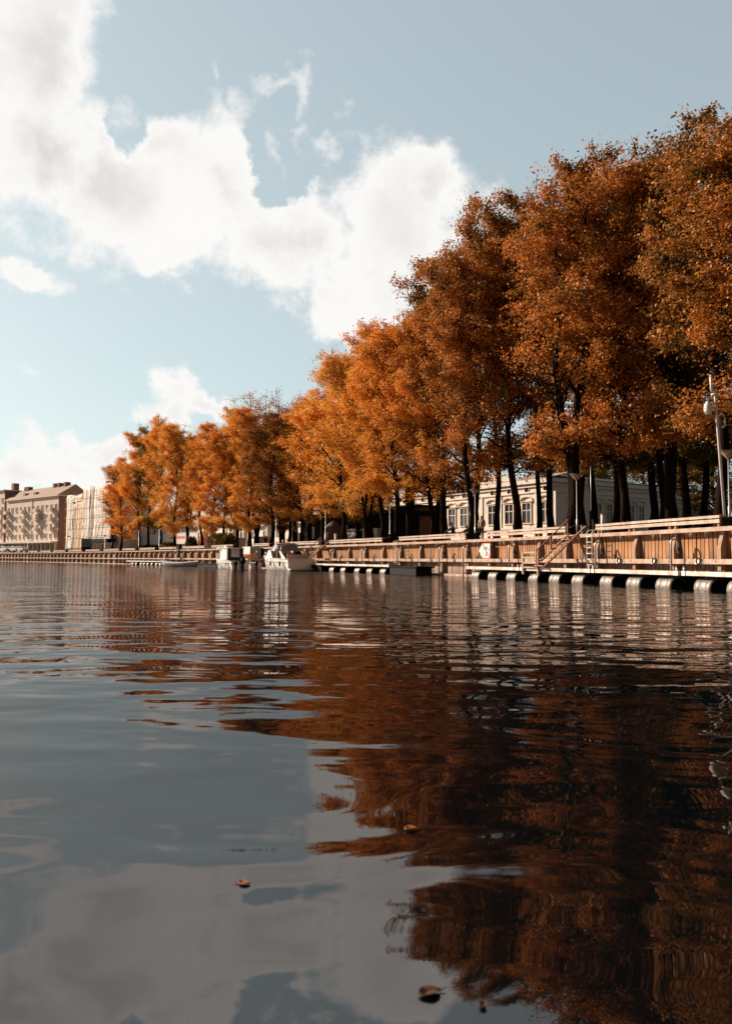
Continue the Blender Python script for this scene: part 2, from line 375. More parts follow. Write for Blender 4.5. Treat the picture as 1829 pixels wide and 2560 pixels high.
_fw = np.array(fw); _rt = np.array(rt); _upv = np.array(up)
def t_at(px, d=0.0, z=1.5):
    X = _X + d * np.cos(_ph); Y = _Y + d * np.sin(_ph); P = np.stack([X, Y, np.full_like(X, z - HCAM)], 1)
    zz = P @ _fw; x = CX + F * (P @ _rt) / zz; ok = (zz > 5)
    xs, ts = x[ok], _t[ok]; o = np.argsort(xs); return float(np.interp(px, xs[o], ts[o]))
def rotz(t): return phi(t) - math.pi / 2      # local x: along the wall towards the camera, local y: inland
def qthing(name, label, cat, t, d, z, group=None, extra=0.0):
    return thing(name, label, cat, Q(t, d, z), rotz(t) + extra, group)
def proj(P):
    d = Vector(P) - CAMP; z = d.dot(fw); return CX + F * d.dot(rt) / z, CY - F * d.dot(up) / z
def at_y(px, py, Y):
    r = ray(px, py); return CAMP + r * (Y / r.y)
def at_z(px, py, z):
    r = ray(px, py); return CAMP + r * ((z - HCAM) / r.z)
def sweep(prof, t0, t1, step, closed=True):
    mb = MB(); ts = np.arange(t0, t1 + 1e-6, step); n = len(prof); vs = [Q(t, d, z) for t in ts for d, z in prof]
    m = n if closed else n - 1
    fs = [(i * n + j, (i + 1) * n + j, (i + 1) * n + (j + 1) % n, i * n + (j + 1) % n) for i in range(len(ts) - 1) for j in range(m)]
    mb.add(vs, fs)
    if closed: mb.f += [list(range(n)), [(len(ts) - 1) * n + j for j in range(n)][::-1]]; mb.sm += [False, False]
    return mb

# ------------------------------------------------------------------ water
def water_mat():
    m = bpy.data.materials.new('river_water'); m.use_nodes = True; t = m.node_tree; L = t.links; t.nodes.remove(t.nodes['Principled BSDF'])
    g = t.nodes.new('ShaderNodeNewGeometry'); sp = t.nodes.new('ShaderNodeSeparateXYZ'); L.new(g.outputs['Position'], sp.inputs[0])
    def noi(scale, st, det, off, dist=0.0):
        mp = t.nodes.new('ShaderNodeMapping'); mp.inputs['Scale'].default_value = st; mp.inputs['Location'].default_value = (off, off * 2, 0); mp.inputs['Rotation'].default_value = (0, 0, R(off * 1.7))
        L.new(g.outputs['Position'], mp.inputs[0]); n = t.nodes.new('ShaderNodeTexNoise'); n.inputs['Scale'].default_value = scale; n.inputs['Detail'].default_value = det
        n.inputs['Roughness'].default_value = .5; n.inputs['Distortion'].default_value = dist; L.new(mp.outputs[0], n.inputs[0]); return n.outputs[0]
    def mth(op, a, b_=None, c=None):
        n = t.nodes.new('ShaderNodeMath'); n.operation = op
        for i, x in enumerate((a, b_, c)):
            if x is None: continue
            if isinstance(x, (int, float)): n.inputs[i].default_value = x
            else: L.new(x, n.inputs[i])
        return n.outputs[0]
    def mr(v, a, b_, c, d):
        n = t.nodes.new('ShaderNodeMapRange'); n.interpolation_type = 'SMOOTHSTEP'; L.new(v, n.inputs[0])
        for i, x in zip((1, 2, 3, 4), (a, b_, c, d)): n.inputs[i].default_value = x
        return n.outputs[0]
    far = mr(sp.outputs[1], 3.6, 10.5, .04, 1.0)                      # sheltered by the bank the photograph is taken from
    gust = mr(noi(.09, (1, .55, 1), 2, 4.0), .35, .65, .45, 1.15)
    long_ = mth('MULTIPLY', noi(.40, (.55, 1.0, 1), 2.5, 1.0), .15)
    mid = mth('MULTIPLY', noi(1.5, (.50, 1.0, 1), 2.5, 2.0), .062)
    fine = mth('MULTIPLY', noi(6.0, (.36, 1.0, 1), 2, -2.0), .020)
    calm = mth('MULTIPLY', noi(.62, (.75, 1.0, 1), 1.5, 3.0, 1.2), .050)
    calm = mth('ADD', calm, mth('MULTIPLY', noi(2.3, (.6, 1.0, 1), 1, 5.0, .8), .0045))
    h = mth('ADD', long_, mid)
    h = mth('MULTIPLY', h, mth('MULTIPLY', far, gust))
    h = mth('ADD', h, mth('MULTIPLY', fine, mr(sp.outputs[1], 7.0, 34.0, 0.0, 1.0)))
    h = mth('ADD', h, calm)
    bp = t.nodes.new('ShaderNodeBump'); bp.inputs['Strength'].default_value = 1; bp.inputs['Distance'].default_value = 1; L.new(h, bp.inputs['Height'])
    lw = t.nodes.new('ShaderNodeLayerWeight'); lw.inputs[0].default_value = .5; L.new(bp.outputs[0], lw.inputs['Normal'])
    fr = mth('MULTIPLY_ADD', mth('POWER', lw.outputs['Facing'], 13.0), .80, .165)
    d = t.nodes.new('ShaderNodeBsdfDiffuse'); d.inputs[0].default_value = (.0015, .003, .0035, 1)
    gl = t.nodes.new('ShaderNodeBsdfGlossy'); gl.inputs['Color'].default_value = (1, .94, .915, 1)
    L.new(mr(sp.outputs[1], 6.0, 70.0, .008, .045), gl.inputs['Roughness'])
    for x in (d, gl): L.new(bp.outputs[0], x.inputs['Normal'])
    mx = t.nodes.new('ShaderNodeMixShader'); L.new(fr, mx.inputs[0]); L.new(d.outputs[0], mx.inputs[1]); L.new(gl.outputs[0], mx.inputs[2])
    L.new(mx.outputs[0], t.nodes['Material Output'].inputs[0])
    return m
wm = MB().add([(-2500, -300, 0), (2500, -300, 0), (2500, 4500, 0), (-2500, 4500, 0)], [(0, 1, 2, 3)])
o = wm.build('water', water_mat()); o['kind'] = 'structure'

# ------------------------------------------------------------------ promenade and ground
o = sweep([(.44, 2.54), (26, 2.54)], T0, T1, 1.0, False).build('promenade', M['pave']); o['kind'] = 'structure'
o = sweep([(26, 2.536), (900, 2.536)], T0, T1, 2.0, False).build('ground', M['ground']); o['kind'] = 'structure'

# ------------------------------------------------------------------ quay wall
qw = thing('quay_wall', 'long timber plank quay wall with dark gaps beside its fender posts along the river', 'quay wall', Q(0, 0, 0))
mb = MB(); ds = .275; s_ = T0 * _sp
while s_ < (T1 - .5) * _sp:
    t = s_ / _sp; P = Q(t); T = Matrix.Translation(P) @ Matrix.Rotation(rotz(t), 4, 'Z'); w = ds - random.uniform(.04, .075)
    o_ = random.uniform(-.012, .012)
    mb.box(-w / 2, w / 2, -.06 + o_, .03, -.9, 2.40, T); s_ += ds
    if s_ > 60 * _sp: ds = .55
mb.build('planking', M['plank'], qw, True)
sweep([(.05, -1), (.05, 2.40), (.2, 2.40), (.2, -1)], T0, T1 - 1, 1.0).build('backing', M['dark'], qw, True)
px_near = [1797, 1680, 1584, 1490, 1412, 1343, 1280, 1222, 1163, 1103, 1048, 998, 955, 910, 870, 831, 794, 762]
px_mid = [550.6, 530.6, 512, 495, 477, 460, 444, 428, 415, 400, 387, 376, 363, 351, 340, 329, 319, 309]
px_far = [300, 290, 276, 263, 251, 239, 227, 216, 206, 195, 184, 174, 164, 155, 146, 137, 129, 120, 112, 104, 96, 88, 80, 72, 63, 55, 48, 40, 32, 24, 17, 9, 1]
px_hid = [731, 703, 677, 653, 630, 609, 589, 570]
post_ts = [t_at(p, -.35, 1.4) for p in px_near + px_hid + px_mid + px_far] + [-1.3, -2.6]
def post_mesh():
    mb = MB(); prof = [(0, 0, -.9), (0, -.34, -.9), (0, -.34, 1.72), (0, -.16, 2.39), (0, 0, 2.39)]
    return mb.prism([Vector(p) + Vector((0, -.03, 0)) for p in prof], (-.11, 0, 0), (.11, 0, 0))
proto = None
for t in post_ts:
    if proto is None:
        proto = post_mesh().build('fender_post', M['post'], qw); o = proto
    else: o = proto.copy(); COL.objects.link(o)
    o.location = Q(t) - Q(0); o.rotation_euler = (0, 0, rotz(t)); o.scale = (1, 1.0 if t < 16 else 1.45, 1)
sweep([(-.36, 1.02), (-.53, 1.02), (-.53, 1.235), (-.36, 1.235)], T0, T1 - 1, .5).build('waler', M['beam'], qw, True)
sweep([(-.04, -.3), (-.72, -.3), (-.72, .13), (-.04, .13)], T0, T1 - 1, .5).build('foot_ledge', M['beam'], qw, True)
sweep([(.44, 2.40), (-.50, 2.40), (-.50, 2.58), (.44, 2.58)], T0, T1 - 1, .5).build('coping', M['beam'], qw, True)
# waler bolts
mb = MB()
for t in post_ts[:30]:
    P = Q(t, -.532, 1.13); mb.tube([P, P + (Q(t, -.56, 1.13) - P)], .022, 6)
mb.build('bolt', M['darkm'], qw, True)

# ------------------------------------------------------------------ timber railings on the coping
rails = [(1488, 1797), (1216, 1413), (997, 1164), (824, 955), (690, 797), (634, 674), (530, 583), (457, 512), (399, 442), (350, 388), (307, 338.5),
         (260, 298), (215, 250), (172, 205), (136, 164), (102.5, 127.5), (71, 95), (37, 64), (1, 31)]
rail_what = ['nearest long pale timber railing under the leaning white mast', 'timber railing right of the standing man, ending at the near stairs',
             'leaf strewn timber railing where the man in black sits', 'timber railing left of the big tree, starting at the cruiser stairs',
             'timber railing behind the white cruiser', 'very short timber railing between the two white boats', 'timber railing behind the cabin boat and left of it, with the bushes behind',
             'timber railing between the lifebuoy stand and the dark far stairs', 'timber railing just left of the dark far stairs', 'timber railing between the two slim trees by the white canopy',
             'timber railing right of the leftmost tree', 'timber railing left of the leftmost tree', 'timber railing right of the dark notice board', 'timber railing left of the dark notice board',
             'timber railing before the shaded end wall of the apartment house', 'timber railing before the colonnade, fourth from the left', 'timber railing before the colonnade, third from the left',
             'timber railing with white cars behind it, second from the left', 'leftmost timber railing at the edge of the view']
for (a, b), lab in zip(rails, rail_what):
    ta, tb = t_at(a, -.1, 2.9), t_at(b, -.1, 2.9); tm = (ta + tb) / 2
    r = qthing('timber_railing', lab, 'railing', tm, -.05, ZC, 'timber railings along the coping')
    L_ = (Q(ta) - Q(tb)).length / 2
    n = max(2, int(round(L_ * 2 / 2.9))); sl = 2 * L_ / n
    top = MB(); low = MB()
    for k in range(n):
        x0 = -L_ + k * sl + .008; x1 = x0 + sl - .016; dz = random.uniform(-.006, .006)
        top.box(x0, x1, -.06, .30, .44 + dz, .51 + dz); low.box(x0, x1, -.14, -.08, .19 + dz, .345 + dz)
        top.box(x0, x1, -.14, -.08, .40 + dz, .515 + dz)
    top.build('top_board', M['rail'], r); low.build('lower_board', M['rail'], r)
    for k in range(n + 1):
        for e in ((0,) if k in (0, n) else (-.2, .2)):
            x = -L_ + k * sl + e + (.15 if k == 0 else -.15 if k == n else 0)
            MB().box(x - .07, x + .07, -.078, .06, 0, .44).build('rail_post', M['railpost'], r)

# ------------------------------------------------------------------ guide poles, ladders, rings, sign
def label_near(px):
    marks = [(1760, 'right of the near stairs and far right'), ]
    return ''
poles = [(1676, 'hooked steel guide pole on the nearest wall bay at right'), (1487, 'hooked steel guide pole beside the white ladder by the near stairs'),
         (1271, 'hooked steel guide pole left of the small white guard frame'), (1157, 'tall hooked steel pole standing in the water left of the anchor sign'),
         (1097, 'tall hooked steel pole in the water below the seated man'), (993, 'hooked steel guide pole beside the ladder at the dark raft'),
         (904, 'hooked steel guide pole over the middle pontoon'), (826, 'hooked steel guide pole just right of the cruiser stairs'),
         (760, 'hooked steel guide pole left of the cruiser stairs'), (641, 'hooked steel guide pole between the two white boats'),
         (528, 'thin hooked pole just left of the cabin boat'), (490, 'thin hooked pole above the dark low raft'), (372, 'thin hooked pole over the far pontoon'), (315, 'thin hooked pole at the left end of the far pontoon')]
for px, lab in poles:
    t = t_at(px, -.95, 1.4); r = qthing('guide_pole', lab, 'pole', t, 0, 0, 'hooked guide poles along the quay wall')
    pts = [(0, -.95, -.5), (0, -.95, 1.95)] + [(0, -.95 + .17 * (1 - math.cos(a)), 1.95 + .17 * math.sin(a)) for a in np.linspace(.3, math.pi, 7)] + [(0, -.61, 1.6)]
    MB().tube(pts, .048, 8).build('pole', M['steel'], r)
    MB().box(-.07, .07, -.60, -.45, 1.5, 1.75).box(-.05, .05, -.90, -.63, .2, .26).build('bracket', M['darkm'], r)
def ladder(px, lab, m):
    t = t_at(px, -.75, 1.5); r = qthing('wall_ladder', lab, 'ladder', t, 0, 0, 'vertical ladders on the quay wall')
    for x in (-.24, .24):
        MB().tube([(x, -.78, .3), (x, -.78, 2.62), (x, -.70, 2.74), (x, -.45, 2.78), (x, -.3, 2.6)], .028, 6).build('rail', m, r)
    for k in range(7): MB().tube([(-.24, -.78, .62 + k * .3), (.24, -.78, .62 + k * .3)], .02, 6).build('rung', m, r)
ladder(1474, 'white steel wall ladder right of the near stairs', M['white'])
ladder(988, 'slim steel wall ladder in front of the big tree above the raft', M['steel'])
ladder(456, 'dark steel wall ladder beside the far dark stairs', M['darkm'])
rings = [(1738, 'white mooring plate with two rope loops on the nearest bay'), (1628, 'mooring plate with one round black loop on the second bay'), (1541, 'mooring plate with hanging loop right of the white ladder'),
         (1246, 'mooring plate with ring left of the guard frame'), (1130, 'mooring plate with ring between the two water poles'), (1073, 'mooring plate with ring left of the two water poles'),
         (1024, 'mooring plate with ring right of the slim ladder'), (931, 'mooring plate with ring right of the pole over the middle pontoon'), (887, 'mooring plate with ring left of the pole over the middle pontoon'), (847, 'mooring plate with ring nearest the cruiser stairs')]
for px, lab in rings:
    t = t_at(px, -.65, 1.1); r = qthing('mooring_ring', lab, 'mooring ring', t, -.535, 1.13, 'mooring rings on the waler beam')
    MB().box(-.19, .19, -.03, .0, -.12, .12).build('plate', M['white'], r)
    MB().torus((.05, -.055, .02), .13, .022).build('loop', M['black'], r)
    if px > 1500: MB().tube([(.1, -.06, .1), (.3, -.07, .12), (.42, -.07, -.02), (.4, -.06, -.12)], .016, 5).build('rope', M['black'], r)

# no-anchoring sign
t = t_at(1208, -.7, 1.8); r = qthing('no_anchoring_sign', 'white arrow shaped board with struck out black anchor in a red frame', 'sign', t, -.45, 1.78)
MB().prism([(-.52, 0, -.52), (.52, 0, -.52), (.52, 0, .52), (-.52, 0, .52)], (0, -.04, 0), (0, 0, 0)).build('square_board', M['white'], r)
MB().prism([(-.54, 0, .50), (-1.02, 0, 0), (-.54, 0, -.50)], (0, -.04, 0), (0, 0, 0)).build('pointer_board', M['white'], r)
mb = MB()
for a, b, c, d in ((-.52, .52, .46, .52), (-.52, .52, -.52, -.46), (-.52, -.46, -.455, .455), (.46, .52, -.455, .455)): mb.box(a, b, -.05, -.042, c, d)
mb.build('red_border', M['pinkred'], r)
mb = MB(); y = -.056
mb.box(-.018, .018, y, y + .01, -.22, .22).box(-.13, .13, y, y + .01, -.25, -.222).torus((0, y, -.32), .045, .014)
arc = [(.26 * math.sin(a), y + .003, .04 + .22 * math.cos(a)) for a in np.linspace(-1.25, 1.25, 9)]
mb.tube(arc, .02, 5); mb.prism([(-.31, y, .10), (-.19, y, .16), (-.235, y, .02)], (0, 0, 0), (0, .01, 0)); mb.prism([(.31, y, .10), (.235, y, .02), (.19, y, .16)], (0, 0, 0), (0, .01, 0))
mb.build('anchor_emblem', M['black'], r)
MB().beam((-.46, -.066, .46), (.46, -.066, -.46), .035, .008, (0, 1, 0)).build('red_slash', M['red'], r)
MB().box(-.4, -.34, 0, .45, .2, .26).box(.34, .4, 0, .45, .2, .26).build('bracket', M['darkm'], r)

# ------------------------------------------------------------------ pontoons
def pontoon(pa, pb, lab, floats, dfront=-2.35, dback=-1.0, group='floating pontoons'):
    z0, z1 = .60, .72
    ta = t_at(pa, dfront, .7) if pa is not None else -5.5; tb = t_at(pb, dfront, .7)
    ta, tb = max(ta, tb), min(ta, tb)
    if pa is None: pass
    tm = (ta + tb) / 2; r = qthing('pontoon', lab, 'pontoon', tm, 0, 0, group)
    L_ = (Q(ta, dfront) - Q(tb, dfront)).length / 2 - .04
    mb = MB(); n = int(2 * L_ / .14)
    for k in range(n): x = -L_ + (k + .5) * 2 * L_ / n; mb.box(x - .062, x + .062, dfront + .06, dback, .66, z1 - .004 + random.uniform(0, .004))
    mb.build('deck', M['deckw'], r)
    MB().box(-L_, L_, dfront - .02, dfront + .055, .55, z1 + .012).build('edge_beam', M['edge'], r, bevel=.012)
    MB().box(-L_, L_, dback + .003, dback + .06, .55, z1).box(-L_, L_, dfront + .3, dfront + .4, .54, .655).box(-L_, L_, dback - .4, dback - .3, .54, .655).build('frame', M['darkm'], r)
    for sx in (L_ - .15, -L_ + .15): MB().box(sx - .13, sx + .13, dfront - .05, dfront - .022, .55, .74).build('end_plate', M['white'], r)
    for sx in (L_ - .15, -L_ + .15):
        MB().box(sx - .015, sx + .015, dfront - .03, dfront, .74, .92).box(sx - .07, sx + .07, dfront - .03, dfront, .82, .85).build('cleat', M['white'], r)
    for px in floats:
        tf = t_at(px, dfront, .3); x = (Q(tf, dfront) - Q(tm, dfront)).dot(Vector((math.sin(phi(tm)), -math.cos(phi(tm)), 0)))
        yc = dfront + .50; n_ = 20; prof = [(-.46, .0), (-.46, .36), (-.43, .42), (-.2, .42), (-.19, .405), (-.16, .42), (.16, .42), (.19, .405), (.2, .42), (.43, .42), (.46, .36), (.46, 0)]
        T = Matrix.Translation((x, yc, .06)) @ Matrix.Rotation(math.pi / 2, 4, 'Y')
        MB().lathe([(rr, zz * 1.15) for zz, rr in prof[1:-1]], n_, T).build('float_drum', M['alu'], r)
        for s in (-1, 1): T2 = Matrix.Translation((x + s * .5305, yc, .06)) @ Matrix.Rotation(math.pi / 2, 4, 'Y'); MB().lathe([(.358, 0), (.001, .0)], n_, T2).build('shaded_float_cap', M['black'], r)  # drum ends coloured black: their shade is painted in
    MB().box(-L_ + .03, L_ - .03, dfront + .98, dback - .01, -.2, .53).build('under_deck_shade', M['black'], r)  # added black box, stands in for the shade below the deck
    return r
pontoon(1165, 1297, 'floating pontoon below the anchor sign, with four drums', [1182, 1225, 1271])
pontoon(1297, 1475, 'floating pontoon carrying the white guard frame and the near stairs', [1326, 1379, 1436])
pontoon(1475, 1695, 'floating pontoon right of the white ladder, with three drums', [1507, 1575, 1649])
tb_ = t_at(1695, -2.35, .7)
# last one runs out of the picture to the right
def pontoon_last():
    global t_at
    ta, tb = tb_, tb_ - 3.6; mid = (ta + tb) / 2
    return pontoon(1695, proj(Q(tb, -2.35, .7))[0], 'nearest floating pontoon running out of view at right', [1742, 1829, 1925, 2040])
pontoon_last()
pontoon(869, 972, 'middle floating pontoon left of the dark raft', [888, 919, 952])
pontoon(781, 869, 'floating pontoon between the cruiser and the middle pontoon', [825, 853])
pontoon(316, 408, 'far narrow pontoon with a row of eight small drums', [329, 338, 350, 358, 367, 377, 388, 397])
def raft(pa, pb, lab, m1, z=.66):
    ta, tb = t_at(pa, -2.3, .6), t_at(pb, -2.3, .6); tm = (ta + tb) / 2; L_ = (Q(ta, -2.3) - Q(tb, -2.3)).length / 2
    r = qthing('work_raft', lab, 'raft', tm, 0, 0, 'dark work rafts')
    MB().box(-L_, L_, -2.5, -.95, z - .12, z).build('deck', m1, r)
    MB().box(-L_ + .06, L_ - .3, -2.4, -1.05, -.2, z - .125).build('hull', M['black'], r)
    MB().box(-L_ * .3, -L_ * .3 + .12, -2.35, -2.23, z + .002, z + .16).box(L_ * .4, L_ * .4 + .12, -2.35, -2.23, z + .002, z + .16).build('bollard', M['darkm'], r)
raft(976, 1046, 'low dark raft between the middle and the near pontoons', M['dark'])
raft(488, 545, 'low dark raft left of the cabin boat', M['dark'], .5)
raft(778, 808, 'dark short raft right of the cruiser stern', M['dark'], .6)

# guard frame on the pontoon
t = t_at(1326, -2.42, 1); r = qthing('guard_frame', 'small pale wooden guard frame with three rails on the pontoon edge', 'guard frame', t, -2.44, .72)
for x in (-.82, .82): MB().box(x - .07, x + .07, -.05, .05, -.36, .92).build('post', M['tread'], r)
for z, h in ((.86, .05), (.58, .05), (.29, .05), (.03, .04)): MB().box(-.748, .748, -.03, .03, z - h, z + h).build('rail', M['tread'], r)

# ------------------------------------------------------------------ stairs
def stairs(px, lab, ms, mt, run=2.15, w=.95, rails=True):
    t = t_at(px, -.5, ZC); r = qthing('timber_stairs', lab, 'stairs', t, -.5, 0, 'timber stairs down to the pontoons')
    zt, zb = ZC + .02, .73; sl = Vector((0, -run, zb - zt)).normalized(); up_ = -sl * .55
    for x in (0, -w):
        MB().beam(Vector((x, 0, zt)) + up_ * (1.2 if x == 0 else .2), (x, -run, zb + .04), .06, .20, (1, 0, 0)).build('stringer', ms, r)
    n = 9
    for k in range(n):
        f = (k + .5) / n; y = -run * f; z = zt + (zb - zt) * f
        MB().box(-w + .035, -.035, y - .14, y + .12, z, z + .04).build('tread', mt, r)
    if rails:
        x = -w - .05; a = Vector((x, .05, zt + .85)); b = Vector((x, -run * .93, zb + .95))
        for f in (0, .52, .97):
            y = -run * .95 * f; z = zt + (zb - zt) * f * .95; MB().box(x - .04, x + .04, y - .04, y + .04, z - .1, z + .86).build('rail_post', ms, r)
        MB().beam(a, b, .05, .09, (1, 0, 0)).build('handrail', ms, r)
    return r
stairs(1443, 'brown timber stairs with one handrail below the forked tree, nearest of the three', M['stair'], M['tread'])
stairs(812, 'timber stairs with a thin handrail just right of the white cruiser', M['stair'], M['tread'])
stairs(450, 'dark far stairs descending to the far pontoon', M['dark'], M['tread'])

# ------------------------------------------------------------------ street furniture
def cone_lamp(px, ytop, lab, d=1.0):
    t = t_at(px, d, 4); P = Q(t, d, ZC); dist = P.y; z = HCAM + ( (CY - ytop) / F * math.cos(PITCH) + math.sin(PITCH)) * dist / math.cos(PITCH)
    z = at_y(px, ytop, dist).z
    r = qthing('street_lamp', lab, 'street lamp', t, d, 2.54, 'funnel shaped street lamps'); h = z - 2.54
    MB().tube([(0, 0, 0), (0, 0, 1.0), (0, 0, 1.02), (0, 0, h - .34)], [.055, .055, .032, .028], 8).build('pole', M['steel'], r)
    MB().lathe([(.05, h - .36), (.07, h - .34), (.36, h - .02)], 14).build('lamp_shade', M['lamp'], r)
    MB().lathe([(.001, h + .02), (.40, h + .01), (.40, h - .015), (.3, h - .02)], 14).build('lamp_cap', M['grey'], r)
for a in [(1821, 1127, 'funnel street lamp at the right edge beside the white mast'), (1441, 1186, 'funnel street lamp before the dark trunk above the near stairs'),
          (1187, 1224, 'funnel street lamp between the fishing people and the tree'), (974, 1247, 'funnel street lamp by the orange wall'),
          (813, 1267, 'funnel street lamp before the dark pavilion above the cruiser stairs'), (690, 1284, 'funnel street lamp above the white cruiser'),
          (523, 1308, 'thin funnel street lamp by the lifebuoy stand'), (398, 1317, 'funnel street lamp by the white canopy near the dark stairs'), (347, 1323, 'funnel street lamp beside the second tree from the left'),
          (262, 1338, 'funnel street lamp just left of the leftmost tree'), (173, 1340, 'street lamp before the netted scaffold house'), (70, 1345, 'leftmost street lamp, before the colonnade')]:
    cone_lamp(*a)
# camera mast
t = t_at(1812, .7, 3); r = qthing('camera_mast', 'leaning white mast with antenna, camera dome and hook at far right', 'mast', t, .7, 2.54)
r.rotation_euler = (0, R(-3.4), 0); FR[r.name] = Matrix.Identity(4)
MB().tube([(0, 0, .45), (0, 0, 5.2), (0, 0, 6.0), (0, 0, 6.1)], [.06, .05, .045, .035], 10).build('pole', M['white'], r)
MB().tube([(-.12, 0, 6.0), (-.12, 0, 6.75)], .065, 8).build('antenna', M['white'], r)
MB().lathe([(.001, 5.95), (.16, 5.92), (.16, 5.86), (.001, 5.84)], 12).build('collar', M['white'], r)
MB().tube([(0, 0, 5.5), (-.3, 0, 5.5)], .05, 6).lathe([(.001, 5.0), (.14, 5.03), (.19, 5.2), (.15, 5.42), (.05, 5.6), (.001, 5.6)], 12, Matrix.Translation((-.35, 0, 0))).build('camera_dome', M['white'], r)
MB().tube([(.05, 0, 4.95), (.3, 0, 5.0), (.36, 0, 4.8), (.34, 0, 4.5), (.2, 0, 4.42)], .035, 6).build('hook', M['white'], r)
MB().box(-.45, .45, -.25, .25, 0, .5).build('base_box', M['darkm'], r)

def post_(px, d, z0, z1, rad, m, name, lab, cat, cap=None):
    t = t_at(px, d, z1); r = qthing(name, lab, cat, t, d, z0)
    MB().tube([(0, 0, 0), (0, 0, z1 - z0)], rad, 10).build('shaft', m, r)
    MB().lathe([(.001, z1 - z0 + .05), (rad * 1.3, z1 - z0 + .03), (rad * 1.3, z1 - z0 - .02), (rad * .9, z1 - z0 - .02)], 10).build('cap', cap or m, r)
post_(1505, 1.2, 2.54, 3.75, .10, M['white'], 'white_post', 'short white round post with brown cap behind the near railing', 'post', M['railpost'])
post_(839, 1.2, 2.54, 3.80, .13, M['white'], 'white_post', 'short white round post behind the railing by the cruiser stairs', 'post')
post_(539, 1.2, 2.54, 3.9, .14, M['steel'], 'white_post', 'short grey post by the dark bushes', 'post')
def box_thing(px, d, z0, w, dp, h, m, name, lab, cat, part='body', extra=None):
    t = t_at(px, d, z0 + h / 2); r = qthing(name, lab, cat, t, d, z0, None, -rotz(t)); 
    MB().box(-w / 2, w / 2, -dp / 2, dp / 2, 0, h).build(part, m, r, bevel=.02)
    MB().box(-w / 2 - .03, w / 2 + .03, -dp / 2 - .03, dp / 2 + .03, h + .002, h + .05).build('lid', m, r)
    return r
r = box_thing(1476, 1.0, 2.54, .22, .22, 1.35, M['dark'], 'supply_pillar', 'slim black supply pillar with a thin mast by the white ladder', 'pillar')
MB().tube([(.02, 0, 1.4), (.02, 0, 4.0)], .03, 6).build('mast', M['steel'], r)
box_thing(1460, .6, ZC, .35, .3, .5, M['grey'], 'meter_box', 'small grey meter box at the top of the near stairs', 'box')
box_thing(1487, .7, ZC, .3, .3, .8, M['dark'], 'waste_bin', 'black waste bin left of the nearest railing', 'bin')
box_thing(981, 1.0, 2.54, .75, .6, .85, M['dark'], 'waste_bin', 'dark square waste bin between big trees by the orange wall', 'bin')
box_thing(1180, .5, 2.54, .55, .4, .5, M['darkm'], 'tackle_box', 'dark tackle box beside the crouching angler', 'box')
r = box_thing(216, 1.5, 2.54, 2.2, .5, 2.0, M['dark'], 'notice_board', 'tall dark notice board with a grey panel before the netted house', 'notice board')
MB().box(-1.05, 1.05, -.3, -.255, 1.2, 3.1).build('panel', M['grey'], r); MB().box(-1.1, 1.1, -.25, .25, 2.06, 3.2).build('head', M['grey'], r)
box_thing(168, 1.2, 2.54, 1.2, .6, .75, M['teal'], 'recycling_bin', 'small teal bin between railings before the netted house', 'bin')
box_thing(394, 1.2, 2.54, 1.0, .6, .9, M['dark'], 'waste_bin', 'black bin in the railing gap left of the dark far stairs', 'bin')
# lifebuoy stand
t = t_at(522, 1.0, 3); r = qthing('lifebuoy_stand', 'tall white lifebuoy board with a red stripe by the far trees', 'lifebuoy stand', t, 1.0, 2.54, None, -rotz(t))
MB().box(-.55, -.1, -.08, .08, 0, 2.1).box(.3, .6, -.08, .08, 0, 1.8).build('board', M['white'], r)
MB().prism([(-.1, 0, 1.9), (.2, 0, 2.0), (.12, 0, 1.1), (-.1, 0, .7)], (0, -.06, 0), (0, .06, 0)).build('flag', M['red'], r)
MB().torus((.0, -.13, 1.3), .3, .06).build('ring_buoy', M['pinkred'], r)
# mooring bollard
t = t_at(1210, .15, ZC); r = qthing('mooring_bollard', 'white mushroom shaped bollard at the feet of the standing man', 'bollard', t, -.05, ZC)
MB().lathe([(.001, .26), (.13, .25), (.15, .20), (.09, .14), (.06, .05), (.13, 0.001)], 14).build('body', M['white'], r)
t = t_at(795, .15, ZC); r2 = copy_thing(r, Q(t, -.05, ZC), None, None, 'pale mushroom bollard at the top of the cruiser stairs')

# covered round parasol heap
t = t_at(833, 5, 3); r = qthing('covered_heap', 'brown tarpaulin covered heap standing before the dark pavilion', 'covered heap', t, 5, 2.54)
MB().lathe([(1.2, 0), (1.45, .9), (1.3, 1.9), (.7, 2.7), (.15, 3.1), (.001, 3.15)], 14).build('cover', M['tarpdark'], r)
MB().tube([(0, 0, 2.9), (.0, 0, 3.4)], .06, 6).build('pole', M['darkm'], r)

